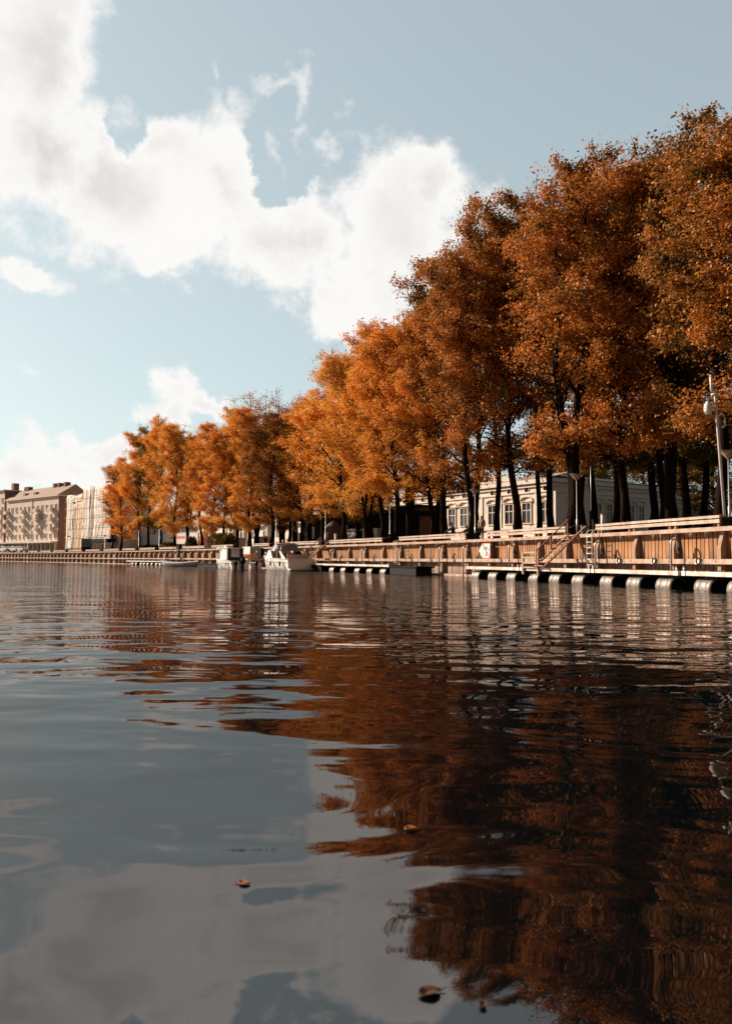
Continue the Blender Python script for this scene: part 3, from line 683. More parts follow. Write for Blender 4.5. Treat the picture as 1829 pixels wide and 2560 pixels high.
# ------------------------------------------------------------------ people
def skin_obj(name, pts, edges, rad, m, parent, root=0):
    me = bpy.data.meshes.new(name); me.from_pydata(pts, edges, []); o = bpy.data.objects.new(name, me); COL.objects.link(o); o.parent = parent
    me.materials.append(m); o.modifiers.new('skin', 'SKIN').use_smooth_shade = True
    sv = me.skin_vertices[0].data
    for i, q in enumerate(rad): sv[i].radius = (q, q) if not isinstance(q, tuple) else q
    sv[root].use_root = True
    s = o.modifiers.new('sub', 'SUBSURF'); s.levels = 1; s.render_levels = 1
    return o
def person(loc, rz, lab, J, top, trous, head, hat=None, hair=None):
    # J: joint dict in metres, figure faces -y
    r = thing('person', lab, 'person', loc, rz)
    names = ['pelvis', 'waist', 'chest', 'neck', 'shl', 'ell', 'wrl', 'shr', 'elr', 'wrr', 'hipl', 'knl', 'anl', 'tol', 'hipr', 'knr', 'anr', 'tor', 'head1', 'head2']
    P = [Vector(J[n]) for n in names]; ix = {n: i for i, n in enumerate(names)}
    rad = dict(pelvis=.13, waist=.12, chest=.14, neck=.055, shl=.06, ell=.042, wrl=.028, shr=.06, elr=.042, wrr=.028, hipl=.085, knl=.058, anl=.038, tol=.035, hipr=.085, knr=.058, anr=.038, tor=.035, head1=.085, head2=.088)
    E = [('pelvis', 'waist'), ('waist', 'chest'), ('chest', 'neck'), ('neck', 'head1'), ('head1', 'head2'), ('chest', 'shl'), ('shl', 'ell'), ('ell', 'wrl'), ('chest', 'shr'), ('shr', 'elr'), ('elr', 'wrr'),
         ('pelvis', 'hipl'), ('hipl', 'knl'), ('knl', 'anl'), ('anl', 'tol'), ('pelvis', 'hipr'), ('hipr', 'knr'), ('knr', 'anr'), ('anr', 'tor')]
    edges = [(ix[a], ix[b]) for a, b in E]; rr = [rad[n] for n in names]
    for side in ('l', 'r'):
        w = Vector(J['wr' + side]); e = Vector(J['el' + side]); d = (w - e).normalized(); pal = w + d * .07; P.append(pal); rr.append(.030); pi = len(P) - 1; edges.append((ix['wr' + side], pi))
        sx = d.cross(Vector((0, 1, 0))); sx = sx.normalized() if sx.length > .1 else Vector((1, 0, 0))
        for k, (o_, l_) in enumerate(((-.032, .070), (-.011, .082), (.011, .078), (.032, .062))):
            a = pal + sx * o_ + d * .03; b = a + d * l_ * .6 + Vector((0, -.01, 0)); c = b + d * l_ * .4 + Vector((0, -.02, 0))
            i = len(P); P += [a, b, c]; rr += [.010, .009, .008]; edges += [(pi, i), (i, i + 1), (i + 1, i + 2)]
        a = w + d * .03 + sx * -.045; b = a + d * .04 + sx * -.02; i = len(P); P += [a, b]; rr += [.012, .009]; edges += [(pi, i), (i, i + 1)]
    skin_obj('body', P, edges, rr, M['skin'], r)
    n2 = ['waist', 'chest', 'neckb', 'shl', 'ell', 'wrl', 'shr', 'elr', 'wrr', 'pelvis', 'hem']
    J2 = dict(J); J2['neckb'] = Vector(J['chest']).lerp(Vector(J['neck']), .7); J2['hem'] = Vector(J['pelvis']) + Vector((0, 0, -.10))
    rd = dict(waist=.165, chest=.18, neckb=.07, shl=.085, ell=.065, wrl=.047, shr=.085, elr=.065, wrr=.047, pelvis=.165, hem=.16); i2 = {n: i for i, n in enumerate(n2)}
    skin_obj('jacket', [Vector(J2[n]) for n in n2], [(i2[a], i2[b]) for a, b in (('waist', 'chest'), ('chest', 'neckb'), ('chest', 'shl'), ('shl', 'ell'), ('ell', 'wrl'), ('chest', 'shr'), ('shr', 'elr'), ('elr', 'wrr'), ('waist', 'pelvis'), ('pelvis', 'hem'))],
             [rd[n] for n in n2], M[top], r)
    n3 = ['pelvis', 'hipl', 'knl', 'anl', 'hipr', 'knr', 'anr']; i3 = {n: i for i, n in enumerate(n3)}
    rd3 = dict(pelvis=.135, hipl=.105, knl=.078, anl=.062, hipr=.105, knr=.078, anr=.062)
    skin_obj('trousers', [Vector(J[n]) for n in n3], [(i3[a], i3[b]) for a, b in (('pelvis', 'hipl'), ('hipl', 'knl'), ('knl', 'anl'), ('pelvis', 'hipr'), ('hipr', 'knr'), ('knr', 'anr'))], [rd3[n] for n in n3], M[trous], r)
    for s in 'lr':
        a = Vector(J['an' + s]); b = Vector(J['to' + s])
        MB().beam(a + Vector((0, 0, -.05)) + (a - b) * .3, b + (b - a).normalized() * .1 + Vector((0, 0, -.01)), .10, .08).build('shoe', M['blackc'], r, bevel=.03)
    hc = (Vector(J['head1']) + Vector(J['head2'])) / 2; f = Vector((0, -1, 0))
    T = Matrix.Translation(hc)
    MB().prism([(-.012, -.10, -.02), (.012, -.10, -.02), (0, -.09, .03)], (0, -.02, 0), (0, .03, 0)).build('nose', M['skin'], r).location = hc
    if hair: MB().lathe([(.001, .135), (.06, .12), (.098, .06), (.10, .0), (.085, -.05)], 12, T @ Matrix.Translation((0, .018, 0))).build('hair', M[hair], r)
    if hat: MB().lathe([(.001, .17), (.07, .16), (.105, .10), (.11, .04)], 12, T).box(-.07, .07, -.2, -.08, .045, .06, T).build('cap', M[hat], r)
    return r
stand = dict(pelvis=(0, 0, .95), waist=(0, .01, 1.12), chest=(0, .02, 1.36), neck=(0, .0, 1.50), head1=(0, -.015, 1.60), head2=(0, -.02, 1.68),
             shl=(.19, .02, 1.42), ell=(.27, .04, 1.14), wrl=(.20, -.10, .95), shr=(-.19, .02, 1.42), elr=(-.28, .05, 1.14), wrr=(-.19, -.11, .96),
             hipl=(.09, 0, .90), knl=(.10, -.02, .48), anl=(.11, .02, .09), tol=(.13, -.14, .05), hipr=(-.09, 0, .90), knr=(-.10, -.03, .48), anr=(-.12, .0, .09), tor=(-.15, -.16, .05))
t = t_at(1203, .75, 3.3); person(Q(t, .75, 2.56), R(-38), 'standing grey haired man in beige jacket and dark trousers with hands in pockets', stand, 'khaki', 'navy', 1, None, 'hairw')
sit = dict(pelvis=(0, .05, .50), waist=(0, .04, .68), chest=(0, -.02, .92), neck=(0, -.08, 1.06), head1=(0, -.13, 1.15), head2=(0, -.15, 1.23),
           shl=(.20, -.02, .97), ell=(.27, -.22, .78), wrl=(.18, -.42, .70), shr=(-.20, -.02, .97), elr=(-.28, -.22, .78), wrr=(-.16, -.44, .68),
           hipl=(.10, .0, .48), knl=(.14, -.42, .50), anl=(.15, -.46, .09), tol=(.16, -.60, .05), hipr=(-.10, .0, .48), knr=(-.15, -.42, .50), anr=(-.17, -.48, .09), tor=(-.20, -.62, .05))
t = t_at(1134, .45, 3.2); person(Q(t, .35, 2.56 + .08), R(-75), 'seated angler in black jacket and cap leaning forward on the railing', {k: (v[0], v[1], v[2] + .0) for k, v in sit.items()}, 'blackc', 'blackc', 1, 'blackc')
crouch = dict(pelvis=(0, .10, .42), waist=(0, .06, .58), chest=(0, -.10, .80), neck=(0, -.20, .92), head1=(0, -.27, .99), head2=(0, -.31, 1.06),
              shl=(.18, -.10, .86), ell=(.24, -.34, .66), wrl=(.14, -.56, .60), shr=(-.18, -.10, .86), elr=(-.25, -.34, .66), wrr=(-.12, -.60, .58),
              hipl=(.10, .06, .40), knl=(.15, -.34, .48), anl=(.14, -.16, .09), tol=(.15, -.32, .05), hipr=(-.10, .06, .40), knr=(-.16, -.36, .46), anr=(-.15, -.18, .09), tor=(-.17, -.34, .05))
t = t_at(1175, .3, 3.0); person(Q(t, .25, 2.56), R(-75), 'crouching angler in dark camouflage clothes holding a rod at the wall edge', crouch, 'navy', 'blackc', 1, None, 'khaki')
for (px, pxb, lab) in ((1150, 1140, 'thin fishing rod held by the crouching angler, its tip low over the water'), (1118, 1108, 'thin fishing rod of the seated angler reaching over the coping')):
    t = t_at(px, 0, 3); a = Q(t, -.1, 3.12); b = Q(t_at(pxb, -2, 1.6), -1.4, 2.1)
    o = MB().tube([a, a.lerp(b, .5) + Vector((0, 0, .12)), b], [.018, .012, .006], 6).build('fishing_rod', M['darkm']); tag(o, lab, 'fishing rod')
t = t_at(664, 4, 3.4); person(Q(t, 4, 2.54), R(60), 'distant dark clothed person walking between trees behind the boats', {k: (v[0], v[1], v[2] * 1.05) for k, v in stand.items()}, 'blackc', 'blackc', 1, None, 'blackc')
t = t_at(257, 3, 3.4); person(Q(t, 3, 2.54), R(90), 'distant person in dark clothes left of the leftmost tree', stand, 'blackc', 'navy', 1, None, 'blackc')

# ------------------------------------------------------------------ boats  (local +x = bow, +y = port)
def loft(sections, closed=False):
    mb = MB(); n = len(sections[0]); vs = [v for s in sections for v in s]
    fs = [(i * n + j, i * n + j + 1, (i + 1) * n + j + 1, (i + 1) * n + j) for i in range(len(sections) - 1) for j in range(n - 1)]
    mb.add(vs, fs, True); return mb
def hull_sections(L, B, H, bowrise=.3, nx=12, deadrise=.35, flare=.12, tr_h=None):
    out = []
    for i in range(nx + 1):
        u = i / nx; x = -L / 2 + L * u; b = B / 2 * (1 - max(0, (u - .45) / .55) ** 2.1); b = max(b, .02)
        sh = H + bowrise * u ** 2; keel = -.35 + (.75 + bowrise) * max(0, (u - .62) / .38) ** 2.4; ch = keel + (.33 if u < .7 else .33 + .3 * (u - .7))
        prof = [(b, sh), (b * (.99), sh - .10), (b * (1 - flare * .6), (sh + ch) / 2), (b * (1 - flare) * .95, ch + .02), (b * .0, keel)]
        out.append([Vector((x + (.35 * (z + .3) * u ** 3), y, z)) for y, z in prof] + [Vector((x + (.35 * (z + .3) * u ** 3), -y, z)) for y, z in prof[::-1][1:]])
    return out
def boat_base(name, lab, px, py, Y, heading, L, B, H, rise):
    P = at_y(px, py, Y); r = thing(name, lab, 'boat', (P.x, P.y, 0), heading)
    sec = hull_sections(L, B, H, rise); mb = loft(sec); n = len(sec[0]); mb.f.append(list(range(n))); mb.sm.append(False)
    mb.build('hull', M['hull'], r)
    # foredeck from section 6 on, side decks
    dk = MB(); vs = []
    for s in sec: vs += [s[0] + Vector((0, -.02, -.012)), s[-1] + Vector((0, .02, -.012))]
    k = len(sec); dk.add(vs, [(2 * i, 2 * i + 1, 2 * i + 3, 2 * i + 2) for i in range(int(k * .45), k - 1)])
    for i in range(int(k * .45)):
        for a, b in ((0, 1),):
            p0, p1 = vs[2 * i], vs[2 * i + 2]; q0, q1 = vs[2 * i + 1], vs[2 * i + 3]
            dk.add([p0, p1, p1 + Vector((0, -.28, 0)), p0 + Vector((0, -.28, 0))], [(0, 1, 2, 3)]); dk.add([q0, q1, q1 + Vector((0, .28, 0)), q0 + Vector((0, .28, 0))], [(0, 3, 2, 1)])
    dk.build('deck', M['hull'], r)
    fl = MB(); i1 = int(k * .45); x1 = sec[i1][0].x
    fl.box(-L / 2 + .05, x1, -B / 2 + .3, B / 2 - .3, H - .6, H - .55); fl.box(x1, x1 + .05, -B / 2 + .25, B / 2 - .25, H - .6, H - .02); fl.build('cockpit', M['cream'], r)
    mb = MB()
    for side in (0, -1):
        pts = [s[side] + Vector((0, (.015 if side == 0 else -.015), -.03)) for s in sec]; mb.tube(pts, .03, 5)
    mb.build('rub_rail', M['white'], r)
    mb = MB()
    for side in (3, -4): mb.tube([s[side] for s in sec[:9]], .012, 4)
    mb.build('waterline_stripe', M['black'], r)
    return r, sec
# cruiser
CY_ = 83
cr, sec = boat_base('motor_cruiser', 'large white motor cruiser with raked windscreen and grey transom, right of the two white boats', 708, 1420, CY_, R(90 + 31), 8.2, 3.0, 1.18, .42)
L, B, H = 8.2, 3.0, 1.18
MB().box(-L / 2 - .03, -L / 2 - .004, -B / 2 + .08, B / 2 - .08, .25, H - .05).build('transom_panel', M['hull'], cr)
MB().box(-L / 2 - .55, -L / 2 - .035, -B / 2 + .1, B / 2 - .1, .10, .19).build('swim_platform', M['white'], cr)
MB().box(-L / 2 - .08, -L / 2 + .12, -B / 2 + .02, B / 2 - .02, H - .04, H + .02).build('transom_cap', M['white'], cr)
# cabin top rising to the windscreen
cab = []
for u, w, z in ((3.2, .35, 1.50), (2.2, .95, 1.62), (1.2, 1.25, 1.85), (.6, 1.32, 2.02)):
    cab.append([Vector((u, w, 1.20)), Vector((u - .05, w * .92, z - .06)), Vector((u - .05, w * .6, z)), Vector((u - .05, -w * .6, z)), Vector((u - .05, -w * .92, z - .06)), Vector((u, -w, 1.20))])
mb = loft(cab); mb.f.append([len(mb.v) - 6 + i for i in range(6)]); mb.sm.append(False); mb.f.append([i for i in range(6)][::-1]); mb.sm.append(False); mb.build('cabin', M['hull'], cr)
# wing like side mouldings
for s in (1, -1):
    MB().prism([(1.6, s * 1.36, 1.13), (-.5, s * 1.40, 1.13), (.35, s * 1.30, 2.1), (.8, s * 1.28, 2.05)], (0, -.03, 0), (0, .03, 0)).build('side_wing', M['hull'], cr)
    MB().prism([(-3.5, s * 1.36, 1.14), (-2.6, s * 1.36, 1.14), (-1.9, s * 1.34, 1.95), (-2.15, s * 1.34, 2.0)], (0, -.03, 0), (0, .03, 0)).build('rail_moulding', M['white'], cr)
MB().add([(.55, 1.22, 2.02), (.55, -1.22, 2.02), (-.25, -1.05, 2.72), (-.25, 1.05, 2.72)], [(0, 1, 2, 3)]).add([(.55, 1.22, 2.02), (-.25, 1.05, 2.72), (-1.0, 1.12, 2.5), (-.6, 1.27, 1.95)], [(0, 1, 2, 3)]).add([(.55, -1.22, 2.02), (-.25, -1.05, 2.72), (-1.0, -1.12, 2.5), (-.6, -1.27, 1.95)], [(0, 3, 2, 1)]).build('windscreen', M['clear'], cr)
mb = MB()
for a, b in (((.55, 1.24, 2.0), (-.25, 1.07, 2.75)), ((.55, -1.24, 2.0), (-.25, -1.07, 2.75)), ((-.25, 1.07, 2.75), (-.25, -1.07, 2.75)), ((.55, 0, 2.03), (-.25, 0, 2.75)), ((-.25, 1.07, 2.75), (-1.0, 1.13, 2.5)), ((-1.0, 1.13, 2.5), (-.6, 1.28, 1.95)), ((-.25, -1.07, 2.75), (-1.0, -1.13, 2.5)), ((-1.0, -1.13, 2.5), (-.6, -1.28, 1.95))): mb.tube([a, b], .03, 6)
mb.build('windscreen_frame', M['white'], cr)
mb = MB()
for x in (-1.1, -1.9): mb.tube([(x, 1.35, 1.1), (x - .1, 1.2, 2.5), (x - .1, 0, 2.75), (x - .1, -1.2, 2.5), (x, -1.35, 1.1)], .025, 6)
mb.build('canopy_hoop', M['steel'], cr)
MB().add([(-.2, 1.1, 2.76), (-.2, -1.1, 2.76), (-1.3, -1.2, 2.68), (-1.3, 1.2, 2.68)], [(0, 1, 2, 3)]).prism([(-.2, 0, 2.765), (-1.3, 0, 2.69), (-1.3, 0, 2.72), (-.2, 0, 2.79)], (0, -1.0, 0), (0, 1.0, 0)).build('canopy', M['clear'], cr)
MB().box(-.4, .1, -.5, .9, 2.80, 2.87).build('canopy_roll', M['pinkred'], cr)
MB().box(-2.9, -1.2, -1.0, -.3, .6, 1.55).box(-3.2, -2.95, -1.1, 1.1, .6, 1.62).build('seat', M['cream'], cr, bevel=.08)
MB().box(-1.0, -.5, -1.1, 1.1, .7, 1.7).build('dashboard', M['darkm'], cr, bevel=.05)
MB().lathe([(.001, 1.98), (.3, 1.95), (.5, 1.72), (.52, 1.6), (.001, 1.6)], 12, Matrix.Translation((-2.6, -.3, .0))).build('seat_back', M['dark'], cr)
MB().tube([(-3.6, 1.2, 1.12), (-3.9, 1.25, 2.0)], .015, 5).prism([(-3.72, 1.22, 1.45), (-3.9, 1.25, 2.0), (-3.75, 1.27, 1.2)], (0, -.1, 0), (0, .1, 0)).build('flag', M['pinkred'], cr)
mb = MB()
for s in (1, -1):
    mb.tube([(1.2, s * 1.35, 1.35), (1.25, s * 1.35, 1.75), (2.6, s * .95, 1.9), (3.7, s * .3, 2.0), (3.95, 0, 2.02)], .018, 5)
    for x, y in ((2.2, 1.08), (3.2, .6)): mb.tube([(x, s * y, 1.3), (x, s * y, 1.87)], .014, 5)
mb.build('bow_rail', M['steel'], cr)
MB().torus((-.2, .2, 3.02), .10, .03).lathe([(.001, 3.3), (.07, 3.28), (.09, 3.1), (.05, 2.95)], 8, Matrix.Translation((-.2, -.3, 0))).build('radar_lamp', M['white'], cr)
for x in (-2.6, -.4, 1.6):
    y = 1.56 if x < 1 else 1.36
    MB().tube([(x, y + .02, 1.16), (x, y + .03, .98), (x, y + .03, .9)], .012, 5).tube([(x, y + .05, .92), (x, y + .07, .86), (x, y + .07, .5), (x, y + .05, .44)], [.03, .10, .10, .03], 8).build('fender', M['black'], cr)
MB().tube([(-3.9, 1.515, .82), (-1, 1.49, .84), (1.4, 1.33, .92), (2.8, .86, 1.08)], .018, 5).build('hull_stripe', M['darkm'], cr)
# cabin boat with outboards
cb, sec = boat_base('cabin_boat', 'small white cabin boat with grey canvas enclosure and black outboard, left of the cruiser', 573, 1418, 90, R(90 + 34), 5.8, 2.3, .95, .36)
for nm, m_, x0, x1, w0, z1 in (('cabin', M['hull'], .1, 1.6, .86, 1.9),):
    s1 = [Vector((x0, w0, .9)), Vector((x0, w0 * .9, z1)), Vector((x0, -w0 * .9, z1)), Vector((x0, -w0, .9))]; s2 = [Vector((x1, w0 * .75, 1.0)), Vector((x1 - .55, w0 * .68, z1 - .05)), Vector((x1 - .55, -w0 * .68, z1 - .05)), Vector((x1, -w0 * .75, 1.0))]
    mb = loft([s1, s2]); mb.f += [[0, 1, 2, 3], [7, 6, 5, 4]]; mb.sm += [False, False]; mb.build(nm, m_, cb)
    MB().add([s2[0] * .98 + Vector((.05, 0, .06)), s2[1] + Vector((.03, 0, -.05)), s2[2] + Vector((.03, 0, -.05)), s2[3] * .98 + Vector((.05, 0, .06))], [(0, 1, 2, 3)]).build('windscreen', M['glass'], cb)
MB().box(-1.85, 1.35, -1.02, 1.02, 2.28, 2.38).build('roof', M['hull'], cb, bevel=.03)
MB().box(.12, .9, -.8, .8, 1.9, 2.275).build('upper_cabin', M['clear'], cb)
mb = MB().box(-1.7, -1.64, -.92, -.48, .9, 2.27).box(-1.7, -1.64, .55, .92, .9, 2.27).box(-1.7, -1.64, -.478, .548, .9, 1.35)
for s in (1, -1): mb.box(-1.6, .08, s * .9 - .02, s * .9 + .02, .9, 1.05).box(-1.6, -1.35, s * .9 - .02, s * .9 + .02, 1.051, 2.27)
for s in (1, -1): MB().box(-1.34, .08, s * .9 - .015, s * .9 + .015, 1.052, 2.27).build('side_curtain', M['hull'], cb)
mb.build('canvas_enclosure', M['darkm'], cb)
MB().box(-1.675, -1.65, -.47, .54, 1.36, 2.26).build('clear_panel', M['clear'], cb)
MB().box(-.2, .3, -.3, .5, 2.365, 2.6).tube([(.3, 0, 2.36), (.3, 0, 2.75)], .03, 6).build('roof_hatch', M['white'], cb, bevel=.04)
mb = MB()
for s in (1, -1): mb.tube([(1.3, s * .85, 1.1), (1.4, s * .85, 1.5), (2.3, s * .45, 1.6), (2.75, 0, 1.65)], .018, 5)
mb.build('bow_rail', M['steel'], cb)
def outboard(par, x, y, k):
    T = Matrix.Translation((x, y, 0)) @ Matrix.Scale(k, 4)
    mb = MB()
    for a in (0,):
        mb.lathe([(.001, 1.35), (.12, 1.34), (.24, 1.22), (.28, .95), (.24, .68), (.14, .60)], 12, T @ Matrix.Scale(1.35, 4, (1, 0, 0)))
    mb.box(-.14, .14, -.08, .08, -.25, .65, T); mb.box(-.25, .2, -.13, .13, .2, .26, T); mb.build('outboard_motor', M['black'], par)
outboard(cb, -3.2, -.15, 1.0); outboard(cb, -3.1, .62, .68)
MB().tube([(-2.8, 1.16, .66), (-.8, 1.14, .67), (1.0, 1.0, .72), (2.0, .66, .80)], .02, 5).build('hull_stripe', M['darkm'], cb)
for x in (-1.8, .2): MB().tube([(x, 1.2, .94), (x, 1.2, .75)], .012, 5).tube([(x, 1.22, .76), (x, 1.24, .7), (x, 1.24, .4), (x, 1.22, .34)], [.03, .09, .09, .03], 8).build('fender', M['white'], cb)
# small white dinghy between
dg, sec = boat_base('dinghy', 'small white dinghy tied behind the cabin boat, half hidden', 627, 1412, 96, R(90 + 28), 3.6, 1.5, .62, .25)
outboard(dg, -2.0, 0, .7)
# tarpaulin covered open boat
tb2 = thing('covered_boat', 'long low rowing boat under a pale grey tarpaulin left of the rafts', 'boat', tuple(at_y(448, 1415, 118).xy) + (0,), R(90 + 58))
L2, B2 = 7.6, 2.0; secs = []
for i in range(13):
    u = i / 12; x = -L2 / 2 + L2 * u; b = B2 / 2 * (1 - abs(2 * u - 1) ** 2.6 * .93); h = .42 + .28 * (2 * u - 1) ** 2
    secs.append([Vector((x, b * .5, -.2)), Vector((x, b, h)), Vector((x, b * .97, h + .06)), Vector((x, b * .3, h + .22)), Vector((x, -b * .3, h + .22)), Vector((x, -b * .97, h + .06)), Vector((x, -b, h)), Vector((x, -b * .5, -.2))])
mb = MB(); n = 8; vs = [v for s in secs for v in s]
mb.add(vs, [(i * n + j, i * n + j + 1, (i + 1) * n + j + 1, (i + 1) * n + j) for i in range(12) for j in (2, 3, 4)], True); mb.build('tarpaulin', M['tarp'], tb2)
mb = MB(); mb.add(vs, [(i * n + j, i * n + (j + 1) % n, (i + 1) * n + (j + 1) % n, (i + 1) * n + j) for i in range(12) for j in (0, 1, 5, 6, 7)] + [list(range(8)), [96 + j for j in range(8)][::-1]], True); mb.build('hull', M['tarp'], tb2)

def rope(a, b, sag, lab):
    a, b = Vector(a), Vector(b); pts = [a.lerp(b, u) - Vector((0, 0, sag * 4 * u * (1 - u))) for u in np.linspace(0, 1, 9)]
    o = MB().tube(pts, .022, 5).build('mooring_line', M['darkm']); tag(o, lab, 'rope')
rope(FR[cr.name] @ Vector((-4.0, -1.3, 1.2)), Q(t_at(800, -.6, 1.3), -.62, 1.3), .25, 'dark mooring rope from the cruiser stern to the wall')
rope(FR[cr.name] @ Vector((3.9, 0, 1.6)), Q(t_at(655, -.6, 1.6), -.62, 1.5), .3, 'dark mooring rope from the cruiser bow to the wall')
rope(FR[cb.name] @ Vector((-2.7, -1.0, 1.0)), Q(t_at(622, -.6, 1.3), -.62, 1.3), .3, 'dark mooring rope from the cabin boat stern to the wall')
# ------------------------------------------------------------------ buildings
def line_u(A, B, px):
    # fraction along A-B (plan) where the view ray of column px crosses
    d = ray(px, 1400); dx, dy = d.x, d.y; ax, ay = A[0], A[1]; bx, by = B[0] - A[0], B[1] - A[1]
    den = bx * dy - by * dx; return (ay * dx - ax * dy) / den
def lerp2(A, B, u): return Vector((A[0] + (B[0] - A[0]) * u, A[1] + (B[1] - A[1]) * u, 0))
def wframe(A, B):
    # matrix: local x along A->B, local y = inward, z up
    d = (Vector((B[0], B[1], 0)) - Vector((A[0], A[1], 0))).normalized(); n = Vector((-d.y, d.x, 0))
    return Matrix(((d.x, n.x, 0, A[0]), (d.y, n.y, 0, A[1]), (0, 0, 1, 0), (0, 0, 0, 1))), (Vector((B[0], B[1], 0)) - Vector((A[0], A[1], 0))).length
def window(par, T, x, w, z0, z1, frame=.12, m=None, mullion=True, arch=False, sill=True, glass=None):
    mb = MB(); m = m or M['trim']; p = -.14
    mb.box(x - w / 2 - frame, x - w / 2, p, .02, z0, z1, T).box(x + w / 2, x + w / 2 + frame, p, .02, z0, z1, T).box(x - w / 2 - frame, x + w / 2 + frame, p - .02, .02, z1, z1 + frame, T)
    if sill: mb.box(x - w / 2 - frame * 1.6, x + w / 2 + frame * 1.6, p - .12, .02, z0 - .14, z0, T)
    if mullion: mb.box(x - .05, x + .05, -.08, -.02, z0, z1, T).box(x - w / 2, x - .051, -.08, -.02, z0 + (z1 - z0) * .62, z0 + (z1 - z0) * .62 + .10, T).box(x + .051, x + w / 2, -.08, -.02, z0 + (z1 - z0) * .62, z0 + (z1 - z0) * .62 + .10, T)
    if arch:
        rr = w / 2 + .42; c = z1 + .30
        for k in range(6):
            a0, a1 = math.pi * k / 6, math.pi * (k + 1) / 6
            mb.beam(T @ Vector((x + rr * math.cos(a0), -.12, c + .55 * rr * math.sin(a0))), T @ Vector((x + rr * math.cos(a1), -.12, c + .55 * rr * math.sin(a1))), .3, .14)
        mb.box(x - rr - .1, x + rr + .1, p - .15, .02, c - .1, c, T)
    wdw = mb.build('window', m, par, True)
    pane = MB().box(x - w / 2, x + w / 2, -.019, -.004, z0, z1, T); pn = pane.build('pane', glass or M['glass'], None)
    if True:
        I = FR[par.name].inverted()
        for v in pn.data.vertices: v.co = I @ v.co
        pn.parent = wdw
    return wdw
# --- palace: lit front, shaded return, long shaded wing
PA, PB, PC, PD = (2.5, 140), (24.6, 106), (42, 118), (74, 170)
pal = thing('palace', 'long cream classical palace with arched window heads behind the trees at right', 'building', (24.6, 106, 2.5))
Z0, ZE = 2.4, 11.6
for A, B in ((PA, PB), (PB, PC), (PC, PD)):
    T, Ln = wframe(A, B); dp = {PA: 9, PB: 1.2, PC: 4}[A]
    MB().box(0, Ln, 0, dp, Z0, ZE, T).build('wall', M['stone'], pal, True)
    MB().box(-.3, Ln + .3, -.55, dp - .4, ZE + .003, ZE + .55, T).box(-.1, Ln + .1, -.25, -.003, ZE - .45, ZE - .05, T).build('cornice', M['trim'], pal, True)
    MB().box(0, Ln, -.18, -.003, 9.75 + .6, 9.95 + .6, T).box(0, Ln, -.30, -.003, 5.45, 5.75, T).box(0, Ln, -.45, -.003, Z0, 4.4, T).build('string_course', M['trim'], pal, True)
    MB().prism([T @ Vector((-.4, -.5, ZE + .56)), T @ Vector((Ln + .4, -.5, ZE + .56)), T @ Vector((Ln - 1, 6, ZE + 1.9)), T @ Vector((1, 6, ZE + 1.9))], (0, 0, -.02), (0, 0, .12)).build('roof', M['tile'] if A == PA else M['slate'], pal, True)
T, Ln = wframe(PA, PB)
for px in (1010, 1056, 1094, 1130, 1160, 1231, 1273, 1317, 1364):
    x = line_u(PA, PB, px) * Ln; window(pal, T, x, 1.55, 6.3, 9.0, .17, arch=True, m=M['stone'])
    MB().box(x - .7, x + .7, -.1, -.004, 5.78, 6.3, T).build('balustrade_panel', M['render_'], pal, True)
    o = MB().lathe([(.001, .05), (.36, .04), (.36, 0)], 12, T @ Matrix.Translation((x, -.003, 10.88)) @ Matrix.Rotation(math.pi / 2, 4, 'X')).build('round_vent', M['dark'], pal, True)
    MB().torus((0, 0, 0), .42, .08).build('vent_ring', M['trim'], o).matrix_local = FR[pal.name].inverted() @ T @ Matrix.Translation((x, -.03, 10.88))
for px in (1180, 1205, 1252, 1295, 1340, 1388): # pilasters
    x = line_u(PA, PB, px) * Ln; MB().box(x - .19, x + .19, -.12, -.003, 5.76, 10.34, T).build('pilaster', M['trim'], pal, True)
xa, xb = line_u(PA, PB, 1125) * Ln, line_u(PA, PB, 1312) * Ln
MB().prism([T @ Vector((xa, 0, ZE + .56)), T @ Vector((xb, 0, ZE + .56)), T @ Vector(((xa + xb) / 2, 0, ZE + 2.3))], tuple(T.to_3x3() @ Vector((0, -.35, 0))), tuple(T.to_3x3() @ Vector((0, 2.5, 0)))).build('pediment', M['stone'], pal, True)
T, Ln = wframe(PB, PC)
for px in (1432, 1466, 1495, 1522, 1549, 1577, 1602):
    u = line_u(PB, PC, px)
    if 0.02 < u < .98: window(pal, T, u * Ln, 1.2, 6.3, 9.1, .2, arch=True)
T, Ln = wframe(PC, PD)
for px in (1619, 1657, 1692, 1727, 1766, 1800):
    u = line_u(PC, PD, px)
    if 0.02 < u < .98: window(pal, T, u * Ln, 1.7, 6.6, 9.1, .3, arch=True)
# fence plinth in front of the palace
o = sweep([(17, 2.54), (16.7, 2.54), (16.7, 3.1), (17, 3.1)], -3, 24, 1).build('garden_wall', M['stone']); tag(o, 'low stone garden wall running before the palace', 'wall')

